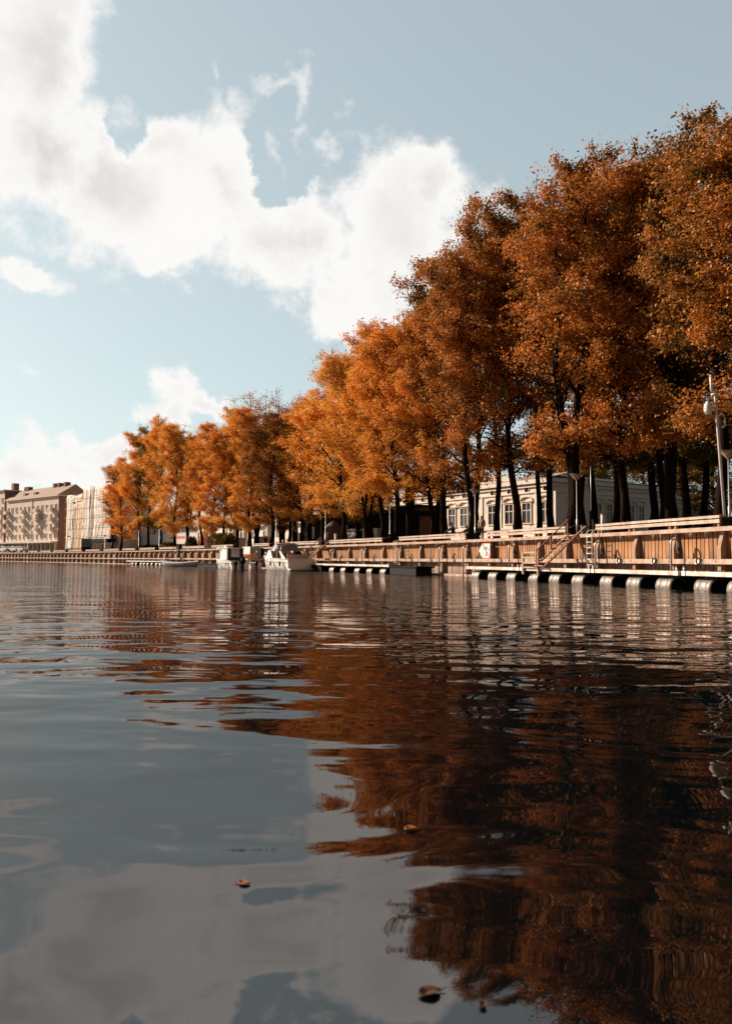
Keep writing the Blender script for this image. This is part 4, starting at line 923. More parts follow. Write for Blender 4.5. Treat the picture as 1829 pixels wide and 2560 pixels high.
# --- far apartment house
def apartment(A, B, ze, zg, lab, nm, depth, roof, cols, floors, balc, flat=False, hh=3.0, wall='render_'):
    b = thing(nm, lab, 'building', (A[0], A[1], zg)); T, Ln = wframe(A, B)
    MB().box(0, Ln - .02, 0, depth, zg, ze, T).build('wall', M[wall], b, True)
    MB().box(Ln - .019, Ln + .25, .01, depth, zg, ze, T).build('end_wall', M['render2'], b, True)  # reddish render, with the shade of this side put into its tone
    MB().box(-.2, Ln + .4, -.6, depth + .3, ze + .003, ze + .35, T).build('eaves', M['trim'], b, True)
    if not flat:
        rf = MB().prism([T @ Vector((0, -.6, ze + .36)), T @ Vector((0, depth + .3, ze + .36)), T @ Vector((0, depth * .5, ze + 4.2))], (0, 0, 0), tuple(T.to_3x3() @ Vector((Ln + .5, 0, 0)))).build('roof', M['tile'], b, True)
        for u in (.10, .15, .66, .74, .86):
            x = Ln * u; MB().box(x - .7, x + .7, depth * .42, depth * .58, ze + 2.2, ze + 5.2, T).build('chimney', M['render2'], b, True)
        for u in (.3, .5):
            x = Ln * u; MB().box(x - .9, x + .9, 1.0, 3.5, ze + 1.4, ze + 2.3, T).build('dormer', M['tile'], b, True)
    return b, T, Ln
fA, fB = (-129, 287), (-100, 260)
zg = 2.5; b, T, Ln = apartment(fA, fB, 21.4, zg, 'pink rendered apartment house with rows of small balconies over a colonnade', 'apartment_house', 11, True, 0, 0, 0)
fl = [6.9, 9.95, 13.0, 16.05]
fl = [7.6, 10.8, 14.0, 17.2]
for zi, z in enumerate(fl):
    for x in np.linspace(1.6, Ln - 1.8, 12): window(b, T, float(x), .95, z, z + 1.55, .14, M['white'], mullion=False, glass=M['glass'])
def balcony(b, T, x, z, w=2.4, d=1.35, glazed=False):
    mb = MB().box(x - w / 2, x + w / 2, -d, -.004, z - .25, z - .05, T).box(x - w / 2, x + w / 2, -d, -d + .08, z - .048, z + .95, T)
    mb.box(x - w / 2, x - w / 2 + .07, -d + .081, -.004, z - .048, z + .95, T).box(x + w / 2 - .07, x + w / 2, -d + .081, -.004, z - .048, z + .95, T)
    o = mb.build('balcony', M['render_'], b, True)
    if glazed: g = MB().box(x - w / 2, x + w / 2, -d, -.06, z + .96, z + 2.4, T).build('loggia', M['white'], b, True)
bal_cols = [(.035, (0, 1, 2), ()), (.36, (0, 1, 2), ()), (.63, (0, 1, 2), (1,)), (.90, (0, 1, 2), ())]
for u, fs_, gz in bal_cols:
    for k in (1, 2, 3): balcony(b, T, Ln * u, fl[k] - .45, glazed=(k - 1) in gz)
MB().box(0, Ln, -2.2, -.004, 6.1, 6.6, T).build('colonnade_canopy', M['trim'], b, True)
for k in range(13):
    x = 1 + k * (Ln - 2) / 12; MB().box(x - .35, x + .35, -.7, -.004, zg, 6.09, T).build('column', M['trim'], b, True)
for k in range(12):
    x = 1 + (k + .5) * (Ln - 2) / 12; MB().box(x - .8, x + .8, -.08, -.004, zg + 1.3, 5.6, T).build('shop_window', M['glass'], b, True)
mb = MB()
for z in np.arange(5, 21, 2.35): mb.box(Ln + .251, Ln + .30, 2.0, 2.3, z, z + .35, T)
mb.build('wall_vent', M['white'], b, True)
MB().tube([T @ Vector((Ln * .52, -.15, 6.7)), T @ Vector((Ln * .52, -.15, 21.3))], .12, 6).build('downpipe', M['trim'], b, True)
gA, gB = (-160, 316), (-130.5, 288.5)
b2, T, Ln = apartment(gA, gB, 25.4, zg, 'taller flat roofed apartment block at the left edge', 'apartment_block', 12, False, 0, 0, 0, flat=True)
for z in (8, 11.3, 14.6, 17.9, 21.2):
    for x in np.linspace(1.6, Ln - 1.8, 12): window(b2, T, float(x), 1.0, z, z + 1.6, .14, M['white'], mullion=False)
for z in (10.8, 14.1, 17.4): 
    for u in (.72, .93): balcony(b2, T, Ln * u, z)
MB().box(Ln * .9, Ln * .9 + 2, 4, 6, 25.8, 28.5, T).build('chimney', M['render2'], b2, True)
MB().box(Ln * .90, Ln + 1.5, -6, -.5, zg, 6.0, T).box(Ln * .88, Ln + 1.8, -6.5, -.01, 6.003, 6.3, T).build('kiosk_annex', M['pale'], b2, True)
# --- house wrapped in scaffold netting
sA, sB = (-91, 246), (-70, 222)
sc = thing('netted_house', 'tall house wrapped in pale scaffold netting left of the trees', 'building', (sA[0], sA[1], zg)); T, Ln = wframe(sA, sB)
MB().box(0, Ln, 1.6, 12, zg, 19.3, T).build('wall', M['render_'], sc, True)
MB().prism([T @ Vector((0, 1.2, 19.31)), T @ Vector((0, 12, 19.31)), T @ Vector((0, 6.5, 22.2))], (0, 0, 0), tuple(T.to_3x3() @ Vector((Ln, 0, 0)))).build('roof', M['tile'], sc, True)
for u in (.45, .68, .8): MB().box(Ln * u, Ln * u + 1.6, 5, 7, 20.5, 24.2, T).build('chimney', M['render2'], sc, True)
def netpanel(x0, x1, z0, z1, m, seed):
    mb = MB(); rnd = random.Random(seed); nx, nz = 16, 12; ph = [rnd.uniform(0, 6) for _ in range(6)]
    g = []
    for j in range(nz + 1):
        for i in range(nx + 1):
            u, v = i / nx, j / nz; x = x0 + (x1 - x0) * u; z = z0 + (z1 - z0) * v + (.15 * math.sin(u * 7 + ph[3]) if j == nz else 0)
            y = -.95 + .02 * math.sin(u * 16 + ph[0] + v * 2) + .05 * math.sin(u * 7 + ph[1] - v * 5) + .06 * math.sin(v * 12 + ph[2])
            g.append(T @ Vector((x, y, z)))
    n = nx + 1; mb.add(g, [(j * n + i, j * n + i + 1, (j + 1) * n + i + 1, (j + 1) * n + i) for j in range(nz) for i in range(nx)], True)
    o = mb.build('netting', m, sc, True); sol = o.modifiers.new('thickness', 'SOLIDIFY'); sol.thickness = .04; return o
net2 = mat('orange_netting', (.80, .58, .40), (.68, .42, .26), .5, .8); net3 = mat('grey_netting', (.70, .63, .56), (.58, .50, .43), .5, .8)
netpanel(-.3, 4.6, zg + .8, 19.2, M['netting'], 1); netpanel(4.7, 7.4, zg + .5, 17.5, net3, 2); netpanel(7.5, 12.2, zg + .5, 18.4, net2, 3)
netpanel(12.2, 17.5, zg + 1, 22.2, M['netting'], 4); netpanel(17.45, 20.7, zg + 2.6, 22.0, net3, 5); netpanel(20.7, Ln + .8, zg + 1.6, 22.1, M['netting'], 6); netpanel(-.2, 12.2, 18.0, 20.2, M['netting'], 7)
mb = MB()
for x in np.linspace(-.3, Ln + .6, 8): mb.tube([T @ Vector((float(x), -1.35, zg)), T @ Vector((float(x), -1.35, 20.0 + (2 if x > 12 else 0)))], .04, 5)
for z in np.arange(4.6, 21, 2.9): mb.tube([T @ Vector((-.3, -1.35, float(z))), T @ Vector((Ln + .6, -1.35, float(z)))], .05, 5)
for k in range(6): x = k * 5.0 - .3; mb.tube([T @ Vector((x, -1.4, zg)), T @ Vector((min(x + 4.6, Ln + .6), -1.4, 12))], .05, 5)
mb.build('scaffold', mat('scaffold_pole', (.55, .40, .28), (.4, .25, .15), 2, .6), sc, True)
MB().box(18.5, Ln + 4, -3.5, -.9, zg + 3.0, zg + 4.0, T).build('site_canopy', M['dark'], sc, True)
# --- low commercial building with white canopy and terrace rail
cA, cB = (-69.6, 235), (-38.4, 199)
cm = thing('low_shop_building', 'long low building with white canopy fascia and terrace railing behind the left trees', 'building', (cA[0], cA[1], zg)); T, Ln = wframe(cA, cB)
MB().box(0, Ln, 0, 14, zg, 6.3, T).build('ground_floor', M['dark'], cm, True)
MB().box(0, Ln, 4, 14, 6.31, 12.5, T).build('wall', M['modern'], cm, True)
MB().box(-.4, Ln + .4, -1.4, 3.9, 4.6, 6.9, T).build('canopy_fascia', M['white'], cm, True)
mb = MB().box(-.3, Ln + .3, -1.2, -1.12, 8.35, 8.47, T).box(-.3, Ln + .3, -1.2, -1.12, 7.0, 7.1, T)
for x in np.linspace(-.2, Ln + .2, 15): mb.box(float(x) - .04, float(x) + .04, -1.2, -1.12, 7.101, 8.349, T)
mb.build('terrace_railing', M['white'], cm, True)
MB().box(Ln * .60, Ln * .77, -1.45, -1.405, 5.8, 6.35, T).build('red_name_strip', M['pinkred'], cm, True)
for k in range(12):
    x = 1.5 + k * (Ln - 3) / 11; window(cm, T, x, 2.2, 3.1, 4.4, .15, M['white'], sill=False)
for k in range(6):
    x = 3 + k * (Ln - 6) / 5; MB().box(x - 1, x + 1, 3.9, 3.99, 8.2, 10.6, T).build('upper_window', M['glass'], cm, True)
MB().tube([T @ Vector((Ln * .86, -2.5, 2.5)), T @ Vector((Ln * .86, -2.5, 12.5))], .16, 8).build('flag_pole', M['white'], cm, True)
cm.scale = (1, 1, 1.18)
# --- modern cream building
mA, mB_ = (-34.4, 200), (-7.5, 157)
md = thing('modern_cream_building', 'modern cream block with tall window slots and dark ground floor glazing behind middle trees', 'building', (mA[0], mA[1], zg)); T, Ln = wframe(mA, mB_)
MB().box(0, Ln, 0, 14, zg, 17, T).build('wall', M['modern'], md, True)
for k in range(8):
    x = 2.4 + k * (Ln - 4.8) / 7; MB().box(x + 1.55, x + 1.95, -.6, -.004, zg, 16.8, T).build('pier', M['modern'], md, True)
    window(md, T, x, 1.5, 9.6, 12.2, .1, M['modern'], sill=False); window(md, T, x, 2.4, 5.3, 7.6, .1, M['modern'], sill=False)
    window(md, T, x, 1.5, 13.2, 15.6, .1, M['modern'], sill=False)
    MB().box(x - .8, x + .8, -.1, -.004, 8.3, 9.3, T).build('panel', M['pale'], md, True)
MB().box(0, Ln, -1.2, -.61, 7.75, 8.1, T).build('ledge', M['darkm'], md, True)
MB().box(-1, Ln + 1, -5, -4.6, zg, 4.2, T).build('terrace_wall', M['pale'], md, True)
md.scale = (1, 1, 1.22)
# --- dark pavilion, pale parapets, orange wall
vA, vB = (-8.2, 104), (3.4, 90)
pv = thing('dark_pavilion', 'dark timber pavilion with slim posts and pale parapet blocks behind the cruiser stairs', 'building', (vA[0], vA[1], zg)); T, Ln = wframe(vA, vB)
MB().box(-1.5, Ln, .8, 7, zg, 6.2, T).build('wall', M['dark'], pv, True); MB().box(-2.3, Ln + .5, -.8, 7.5, 6.21, 6.8, T).build('roof', M['dark'], pv, True)
for k in range(7): x = -1.5 + k * (Ln + 1.3) / 6; MB().box(x - .12, x + .12, -.6, -.36, zg, 6.2, T).build('post', M['dark'], pv, True)
for k, (a, b_) in enumerate(((.47, .56), (.60, .72), (.78, .92))):
    MB().box(Ln * a, Ln * b_, -1.6, -1.1, zg, 4.5, T).box(Ln * a - .1, Ln * b_ + .1, -1.7, -1.05, 4.51, 4.7, T).build('parapet_block', M['pale'], pv, True)
for k in range(4): x = 1 + k * 2.3; MB().box(x, x + .5, .72, .795, 3.8, 5.4, T).build('pale_slot', M['pale'], pv, True)  # pale strips on the dark wall
ow = thing('orange_gatehouse', 'small orange rendered gatehouse with dark door between the trunks left of the palace', 'building', (3.6, 92, zg)); T, Ln = wframe((2.9, 97), (6.2, 92))
MB().box(0, Ln, 0, 4, zg, 7.2, T).build('wall', M['orangew'], ow, True); MB().box(.6, 2.2, -.06, -.004, zg, 5.0, T).build('door', M['glass'], ow, True); MB().box(-.2, Ln + .2, -.3, 4.2, 7.21, 7.5, T).build('roof', M['dark'], ow, True)
MB().box(3.3, 4.5, -1.2, -.6, zg, 4.8, T).build('gate_pier', M['pale'], ow, True)
# extra pale wall blocks seen between trunks above the cruiser
for px, w, h, d, lab in ((770, 2.6, 2.1, 9, 'white boarded kiosk counter between slim trunks above the cruiser'), (655, 2.4, 1.9, 8, 'pale concrete planter wall left of the cruiser lamp'), (590, 3.2, 2.0, 9, 'pale concrete planter wall behind the cabin boat')):
    t = t_at(px, d, 3.4); r = qthing('low_wall_block', lab, 'wall', t, d, 2.54, None, -rotz(t)); MB().box(-w / 2, w / 2, -.3, .3, 0, h).build('body', M['pale'], r); MB().box(-w / 2 - .08, w / 2 + .08, -.38, .38, h + .002, h + .12).build('cap', M['trim'], r)
# concrete pier block in the wall by the cabin boat
t = t_at(628, -.5, 2.2); r = qthing('pier_block', 'pale concrete block standing proud of the wall between the two white boats', 'concrete block', t, 0, 0)
MB().box(-1.6, 1.2, -1.1, -.63, 1.4, 2.7).build('body', M['pale'], r); MB().box(1.25, 4.4, -.9, -.64, 1.3, 2.55).build('recess_shade', M['dark'], r)  # second box: solid and dark, stands in for a shaded opening

# ------------------------------------------------------------------ cars by the far colonnade
def car(px, py, Y, rz, lab, body):
    P = at_y(px, py, Y); r = thing('parked_car', lab, 'car', (P.x, P.y, 2.54), rz, 'cars parked before the colonnade')
    prof = [(-2.1, .3), (-2.15, .75), (-1.9, .95), (-1.2, 1.0), (-.6, 1.42), (.8, 1.45), (1.5, 1.05), (2.05, .9), (2.15, .6), (2.1, .3)]
    MB().prism([(x, 0, z) for x, z in prof], (0, -.85, 0), (0, .85, 0)).build('body', body, r, bevel=.05)
    for s in (-1, 1): MB().prism([(-1.05, s * .856, 1.02), (-.55, s * .856, 1.36), (.75, s * .856, 1.38), (1.3, s * .856, 1.06)], (0, -.008, 0), (0, .008, 0)).build('side_window', M['glass'], r)
    for x in (-1.35, 1.35):
        for s in (-1, 1): MB().tube([(x, s * .70, .32), (x, s * .88, .32)], .32, 14).build('wheel', M['black'], r)
car(14, 1376, 200, R(-42), 'leftmost white parked car before the colonnade', M['white']); car(38, 1376, 198, R(-42), 'white parked car with dark windows, second from the left', M['hull']); car(55, 1376, 196, R(-42), 'pale parked car at the right end of the short row', M['pale'])

# ------------------------------------------------------------------ trees
def tree_data(seed, H=24.0, base=5.0, Rm=4.3, forks=1, lean=0.0, sparse=0.0, nl=54, leaves=33000, shape=(.42, .5), fz=2.5):
    rnd = random.Random(seed); rg = np.random.default_rng(seed)
    wood = MB(); clumps = []; wts = []
    stems = []
    for s in range(forks):
        az = 2 * math.pi * s / max(1, forks) + rnd.uniform(-.4, .4); off = 0 if forks == 1 else 1.35
        pts = []; rad = []
        for i in range(11):
            u = i / 10; z = H * .93 * u
            k = max(0, (z - fz) / (H - fz)) ** .6 * off
            x = math.cos(az) * k + lean * z * (.5 if z < 8 else 4 / max(z, 1)) + .22 * math.sin(z * .5 + s * 2 + seed); y = math.sin(az) * k + .22 * math.cos(z * .43 + s + seed)
            if z < .01: x = y = 0
            pts.append(Vector((x, y, z))); r0 = (.27 if forks == 1 else .31 if forks == 2 else .2); rad.append(max(.03, r0 * (1 - u) ** .75 + (.12 if i == 0 else 0)))
        wood.tube(pts, rad, 9); stems.append((pts, rad))
    def at(st, z):
        pts, rad = st
        for i in range(10):
            if pts[i + 1].z >= z: f = (z - pts[i].z) / (pts[i + 1].z - pts[i].z); return pts[i].lerp(pts[i + 1], f), rad[i] * (1 - f) + rad[i + 1] * f
        return pts[-1], rad[-1]
    def env(z):
        u = min(max((z - base) / (H - base), .02), .985); return Rm * 1.42 * u ** shape[0] * (1 - u) ** shape[1] + .35
    for i in range(nl):
        zs = base - .4 + (H * .9 - base) * ((i + rnd.random() * .8) / nl) ** .95
        st = stems[i % forks]; p0, r0 = at(st, zs); az = i * 2.399 + rnd.uniform(-.5, .5)
        reach = env(zs + 2.0) * rnd.uniform(.55, 1.1); rise = reach * rnd.uniform(.75, 1.5) if zs > base + 2 else reach * rnd.uniform(.15, .7)
        rise = min(rise, H - zs - .2)
        dirv = Vector((math.cos(az), math.sin(az), 0)); pts = [p0]; n = 6
        for k in range(1, n + 1):
            u = k / n; jit = Vector((rnd.uniform(-.2, .2), rnd.uniform(-.2, .2), rnd.uniform(-.15, .15))) * (1 if k < n else .5)
            base_xy = Vector((0, 0, 0)) + dirv * reach * u; pts.append(p0 + base_xy + Vector((0, 0, rise * (u ** .8) - (.35 * u * u if zs < base + 2 else 0))) + jit)
        rr = [max(.012, r0 * .42 * (1 - u / n) ** .9) for u in range(n + 1)]
        wood.tube(pts, rr, 5, False)
        topness = (zs - base) / (H - base); lw = rnd.choice((.04, .3, .9, 1.5, 2.0))
        for k in range(2, n + 1):
            for q in range(3 if k < n else 5):
                a2 = rnd.uniform(0, 6.28); ln = rnd.uniform(.6, 1.5) * (1.0 if k > 3 else .8)
                d2 = (dirv * rnd.uniform(.1, 1) + Vector((math.cos(a2), math.sin(a2), rnd.uniform(-.4, .9)))).normalized()
                a = pts[k].lerp(pts[k - 1], rnd.random()); b = a + d2 * ln; mid = a.lerp(b, .5) + Vector((0, 0, .1))
                wood.tube([a, mid, b], [.022, .016, .008], 3, False)
                for f in (.45, .8, 1.05):
                    w = 1.0
                    if sparse and topness + rnd.uniform(-.12, .12) > 1 - sparse: w = .05
                    if k < 4: w *= .55
                    clumps.append(a.lerp(b, f)); wts.append(w * lw * rnd.uniform(.1, 1.5) ** 2)
    C = np.array([list(c) for c in clumps]); w = np.array(wts); w /= w.sum()
    idx = rg.choice(len(C), size=leaves, p=w); P = C[idx] + rg.normal(0, 1, (leaves, 3)) * np.array([.25, .25, .24])
    # orientation: loosely facing outward and up, like hanging lime leaves
    nrm = rg.normal(0, 1, (leaves, 3)); nrm[:, 2] += .4; oc = P - C[idx]; oc /= np.linalg.norm(oc, axis=1)[:, None] + 1e-6; ax = P * np.array([1, 1, 0.]); ax /= np.linalg.norm(ax, axis=1)[:, None] + 1e-6; nrm += oc * .9 + ax * .7; nrm /= np.linalg.norm(nrm, axis=1)[:, None]
    t1 = np.cross(nrm, rg.normal(0, 1, (leaves, 3))); t1 /= np.linalg.norm(t1, axis=1)[:, None]; t2 = np.cross(nrm, t1)
    sz = .045 + .085 * rg.random((leaves, 1)) ** 1.5; a = t1 * sz; b = t2 * sz * .72; fold = nrm * sz * .25
    V = np.stack([P - a, P + b + fold, P + a, P - b + fold], 1).reshape(-1, 3)
    return wood, V
def mesh_quads(name, V, m):
    n = len(V) // 4; me = bpy.data.meshes.new(name); me.vertices.add(len(V)); me.vertices.foreach_set('co', V.astype(np.float32).ravel())
    me.loops.add(len(V)); me.loops.foreach_set('vertex_index', np.arange(len(V), dtype=np.int32)); me.polygons.add(n)
    me.polygons.foreach_set('loop_start', np.arange(0, len(V), 4, dtype=np.int32)); me.polygons.foreach_set('loop_total', np.full(n, 4, dtype=np.int32))
    me.update(calc_edges=True); me.materials.append(m); return me
VAR = {}
specs = dict(
    high=dict(seed=71, base=5.8, leaves=43000, nl=52), full=dict(seed=3, base=4.2, leaves=52000, nl=54), full2=dict(seed=5, leaves=47000, nl=51, base=4.6, Rm=4.6, shape=(.5, .42)), fork2=dict(seed=29, forks=3, base=4.5, leaves=47000, nl=60, fz=1.6), lean2=dict(seed=37, lean=-.09, base=4.8, leaves=42000, nl=52, shape=(.36, .55)), low=dict(seed=11, base=3.4, leaves=52000, nl=56, Rm=4.5), fork=dict(seed=21, forks=2, base=5.6, leaves=42000, nl=56, fz=3.0),
    lean=dict(seed=33, lean=-.14, base=4.8, leaves=43000, nl=52), sparse=dict(seed=44, sparse=.5, forks=2, base=5.0, leaves=33000, nl=44), slim=dict(seed=57, base=6.5, Rm=3.3, leaves=30000, nl=48, shape=(.5, .45)))
for k, a in specs.items():
    wood, V = tree_data(**a); r = bpy.data.objects.new('linden_tree', None)
    tm_ = bpy.data.meshes.new('trunk'); tm_.from_pydata([tuple(v) for v in wood.v], [], wood.f); tm_.polygons.foreach_set('use_smooth', wood.sm); tm_.materials.append(M['bark'])
    VAR[k] = (tm_, mesh_quads('crown', V, LEAF['amber']))
GRP = 'autumn linden trees along the promenade'
def tree(var, px, d, ytop, width, color, lab, rz, zbase=2.54, thick=1.0):
    t = t_at(px, d, 3.0); P = Q(t, d, zbase)
    z = at_y(px, ytop, P.y).z; Ht = z - zbase; s = Ht / 24.0; sx = width / 9.3
    r = bpy.data.objects.new('linden_tree', None); COL.objects.link(r); r.location = P; r.rotation_euler = (0, 0, rz); r.scale = (sx, sx, s)
    r['label'] = lab; r['category'] = 'tree'; r['group'] = GRP
    for nm, me in (('trunk', VAR[var][0]), ('crown', VAR[var][1])):
        o = bpy.data.objects.new(nm, me); COL.objects.link(o); o.parent = r
        if nm == 'crown':
            o.material_slots[0].link = 'OBJECT'; o.material_slots[0].material = LEAF[color]
    return r
TREES = [
    # right cluster
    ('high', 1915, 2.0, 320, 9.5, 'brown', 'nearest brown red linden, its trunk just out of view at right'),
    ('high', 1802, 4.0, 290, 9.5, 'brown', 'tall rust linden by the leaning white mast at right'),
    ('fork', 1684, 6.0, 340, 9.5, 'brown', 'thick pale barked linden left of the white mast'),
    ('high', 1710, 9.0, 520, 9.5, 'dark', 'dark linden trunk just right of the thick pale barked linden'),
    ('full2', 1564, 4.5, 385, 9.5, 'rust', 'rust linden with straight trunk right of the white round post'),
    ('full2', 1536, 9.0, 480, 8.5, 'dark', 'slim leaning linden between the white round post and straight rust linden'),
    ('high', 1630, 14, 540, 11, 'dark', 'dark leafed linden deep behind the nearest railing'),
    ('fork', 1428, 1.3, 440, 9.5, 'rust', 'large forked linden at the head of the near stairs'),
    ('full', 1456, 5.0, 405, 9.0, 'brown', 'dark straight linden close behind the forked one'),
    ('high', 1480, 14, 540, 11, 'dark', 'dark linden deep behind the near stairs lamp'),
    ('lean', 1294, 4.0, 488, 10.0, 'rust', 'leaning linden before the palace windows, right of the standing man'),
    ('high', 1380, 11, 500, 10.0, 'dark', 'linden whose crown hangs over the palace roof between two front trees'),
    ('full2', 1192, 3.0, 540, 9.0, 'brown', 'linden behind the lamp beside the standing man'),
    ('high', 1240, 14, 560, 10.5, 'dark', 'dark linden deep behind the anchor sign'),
    ('lean', 1180, 1.3, 620, 9.0, 'rust', 'leaning linden beside the crouching angler'),
    ('full', 1111, 3.5, 625, 9.5, 'brown', 'straight dark linden just left of the seated angler'),
    ('high', 1090, 12, 700, 10, 'olive', 'olive tinged linden deep behind the seated angler'),
    ('lean', 1082, 3.0, 790, 8.5, 'amber', 'bent linden leaning left before the palace, right of the two stemmed one'),
    ('fork', 1025, 4.0, 775, 9.5, 'amber', 'two stemmed linden dividing low above the long railing'),
    ('lean2', 993, 1.5, 795, 9.0, 'amber', 'stout linden at the railing gap beside the slim wall ladder'),
    ('lean', 958, 2.0, 800, 9.0, 'amber', 'leaning stout linden by the funnel lamp at the orange wall'),
    ('low', 930, 7.0, 880, 9.5, 'olive', 'golden green linden behind the middle pontoon'),
    ('fork2', 918, 3.5, 900, 8.0, 'gold', 'several stemmed golden linden just left of the pale parapet blocks'),
    ('slim', 893, 6.0, 860, 8.0, 'gold', 'slim dark stemmed linden between the parapet blocks'),
    ('lean2', 859, 2.5, 865, 9.0, 'gold', 'golden linden with long curved trunk right of the brown heap'),
    ('sparse', 846, 9.0, 870, 9.5, 'amber', 'half bare linden with thin twiggy top above the cruiser stairs'),
    ('full2', 802, 3.5, 985, 10.5, 'gold', 'broad golden linden with low crown over the cruiser stairs'),
    ('full', 777, 7.0, 1000, 9.0, 'gold', 'golden linden behind the kiosk counter'),
    ('lean2', 754, 4.0, 1040, 7.5, 'gold', 'slim golden linden right of the three leaning stems'),
    ('sparse', 738, 9.0, 985, 9.5, 'amber', 'half bare linden right of the cruiser lamp'),
    ('slim', 722, 3.0, 1020, 7.5, 'brown', 'slim brown linden leaning over the cruiser cabin'),
    ('sparse', 706, 6.0, 972, 9.5, 'brown', 'bare topped linden behind the cruiser lamp'),
    ('low', 678, 1.5, 1030, 9.5, 'brown', 'dense dark brown linden at the wall edge left of the cruiser lamp'),
    ('sparse', 640, 7.0, 972, 10.0, 'amber', 'twiggy topped linden behind the gap between the boats'),
    ('low', 624, 2.5, 1010, 9.0, 'amber', 'dark leafed linden behind the cabin boat'),
    ('full2', 590, 5.0, 1030, 9.5, 'gold', 'golden linden right of the dark bushes'),
    ('full', 561, 3.0, 1075, 8.5, 'gold', 'golden linden rising from the dark bushes'),
    ('low', 533, 2.5, 1050, 9.0, 'amber', 'rusty linden with hanging crown beside the grey post'),
    ('lean', 506, 2.5, 1095, 8.0, 'amber', 'crooked linden beside the lifebuoy stand'),
    ('fork2', 468, 4.0, 1085, 8.0, 'amber', 'several stemmed amber linden above the dark far stairs'),
    ('low', 437, 2.5, 1052, 9.5, 'gold', 'golden linden with very thick short trunk by the dark far stairs'),
    ('full2', 400, 3.0, 1046, 9.5, 'gold', 'golden linden behind the funnel lamp left of the dark far stairs'),
    ('full', 372, 3.5, 1055, 8.5, 'olive', 'olive tinged linden third from the left of the row'),
    ('full', 346, 2.0, 1078, 9.5, 'gold', 'golden linden second from the left of the row'),
    ('low', 302, 1.3, 1140, 9.0, 'gold', 'leftmost golden linden whose crooked trunk stands in a railing gap'),
    ('slim', 280, 8.0, 1150, 8.5, 'rust', 'thin rusty linden partly covering the netted house'),
]
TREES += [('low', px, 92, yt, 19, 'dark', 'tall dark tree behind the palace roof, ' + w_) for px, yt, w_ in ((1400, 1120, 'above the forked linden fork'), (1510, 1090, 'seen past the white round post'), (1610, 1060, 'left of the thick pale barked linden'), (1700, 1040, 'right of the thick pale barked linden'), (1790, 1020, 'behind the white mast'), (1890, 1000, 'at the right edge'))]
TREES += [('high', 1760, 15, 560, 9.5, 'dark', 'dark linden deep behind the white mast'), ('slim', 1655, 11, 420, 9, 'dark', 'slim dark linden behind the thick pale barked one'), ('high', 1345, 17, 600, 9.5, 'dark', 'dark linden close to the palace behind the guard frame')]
for i, (v, px, d, yt, w, c, lab) in enumerate(TREES): tree(v, px, d, yt, w, c, lab, (i % 3) * .35 - .3 if v.startswith('lean') else i * 2.1 + .4)

# bushes
def bush(px, d, w, h, c, lab, seed, zb=2.54, n=2600):
    rg = np.random.default_rng(seed); t = t_at(px, d, 3); r = qthing('shrub', lab, 'shrub', t, d, zb)
    P = rg.normal(0, 1, (n, 3)); P /= np.linalg.norm(P, axis=1)[:, None]; P *= rg.uniform(.55, 1.05, (n, 1)) ; P = P * np.array([w / 2, w / 2.6, h * .5]) + np.array([0, 0, h * .5])
    P += np.sin(P[:, ::-1] * 3.1) * .15
    nr = rg.normal(0, 1, (n, 3)); nr /= np.linalg.norm(nr, axis=1)[:, None]; t1 = np.cross(nr, rg.normal(0, 1, (n, 3))); t1 /= np.linalg.norm(t1, axis=1)[:, None]; t2 = np.cross(nr, t1)
    a, b = t1 * .12, t2 * .085; V = np.stack([P - a, P + b, P + a, P - b], 1).reshape(-1, 3); V[:, 2] = np.maximum(V[:, 2], .02)
    o = bpy.data.objects.new('foliage', mesh_quads('foliage', V, LEAF[c])); COL.objects.link(o); o.parent = r
    mb = MB()
    for k in range(5): an = k * 1.3; mb.tube([(0, 0, 0), (math.cos(an) * w * .2, math.sin(an) * w * .2, h * .5)], .03, 5)
    mb.build('stem', M['bark'], r)
bush(560, 2.5, 5.5, 2.4, 'dark', 'dark round bush mass behind the cabin boat railing', 1, n=4200); bush(478, 3, 2.2, 2.3, 'dark', 'dark domed bush right of the far stairs', 2)
bush(418, 3, 3.4, 1.6, 'dark', 'low dark shrub at the foot of the thick far linden', 3); bush(520, 5, 4, 3.4, 'amber', 'reddish bush behind the lifebuoy stand', 4, n=3600)
bush(640, -.45, 4.5, .45, 'rust', 'dry reddish weeds on the beam between the two boats', 5, 1.24, 700)

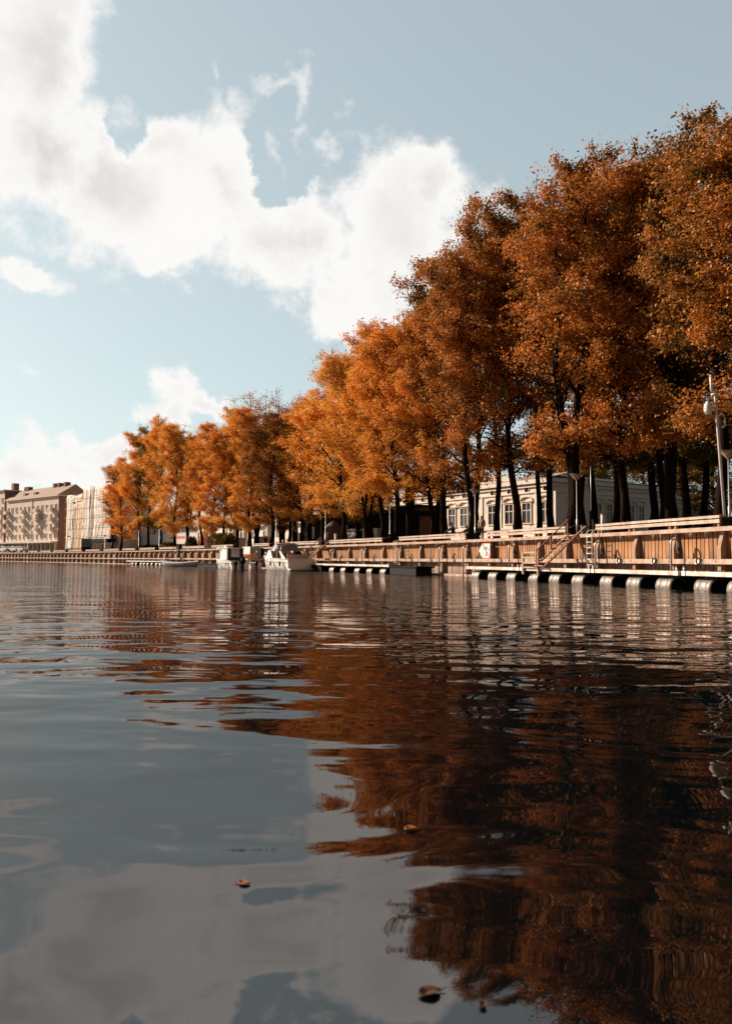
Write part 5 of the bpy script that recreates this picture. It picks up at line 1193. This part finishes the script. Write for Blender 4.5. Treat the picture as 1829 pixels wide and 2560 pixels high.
# ------------------------------------------------------------------ leaf litter (uncountable) and the few leaves on the water
rg = np.random.default_rng(5); vs = []
def litter(t, d, z):
    P = np.array(Q(t, d, z)); a = rg.normal(0, 1, 3); a[2] *= .25; a /= np.linalg.norm(a); b = np.cross(a, [0, 0, 1.]); b /= np.linalg.norm(b); s = rg.uniform(.03, .07)
    vs.extend([P - a * s, P + b * s * .7, P + a * s, P - b * s * .7])
for _ in range(5200):
    t = 34 * rg.random() ** 1.3 - 4; q = rg.random()
    if q < .42: litter(t, rg.uniform(.5, 9), 2.57)
    elif q < .62: litter(t, rg.uniform(-.45, .42), 2.615)
    elif q < .80: litter(t, rg.uniform(-.1, .24), 3.13)
    else:
        t = rg.uniform(-1, 7.5); litter(t, rg.uniform(-2.3, -1.1), .755)
V = np.array(vs); o = bpy.data.objects.new('fallen_leaves', mesh_quads('fallen_leaves', V, M['litter'])); COL.objects.link(o)
tag(o, 'scattered fallen leaves on the promenade, coping, railings and pontoon decks', 'fallen leaves', kind='stuff')
def water_leaf(px, py, ln, rz, lab, m, curl=.3):
    P = at_z(px, py, .0015); r = thing('floating_leaf', lab, 'leaf', P, rz)
    rows = []; n = 9
    for i in range(n):
        u = i / (n - 1); w = ln * .36 * math.sin(math.pi * min(1, u * .93 + .06)) ** .7
        rows.append([Vector((ln * (u - .5), w * s, curl * ln * (abs(s) ** 2) * .5 + .04 * ln * math.sin(u * 3 + s))) for s in (-1, -.5, 0, .5, 1)])
    mb = loft(rows); o = mb.build('blade', m, r); sl = o.modifiers.new('thickness', 'SOLIDIFY'); sl.thickness = .0015
    MB().tube([(ln * .48, 0, .02 * ln), (ln * .75, ln * .06, .12 * ln)], .0016, 5).build('leaf_stalk', m, r)
water_leaf(1027, 2074, .055, R(8), 'bright orange leaf floating on the dark tree reflection', M['twig'], .35)
water_leaf(610, 2209, .044, R(170), 'small curled brown orange leaf floating on blue water', M['twig'], .25)
water_leaf(1074, 2484, .06, R(20), 'dark brown leaf floating nearest the camera', M['leafbrown'], .3)
water_leaf(1206, 2516, .03, R(60), 'tiny dark leaf fragment right of the dark brown leaf', M['leafbrown'], .5)
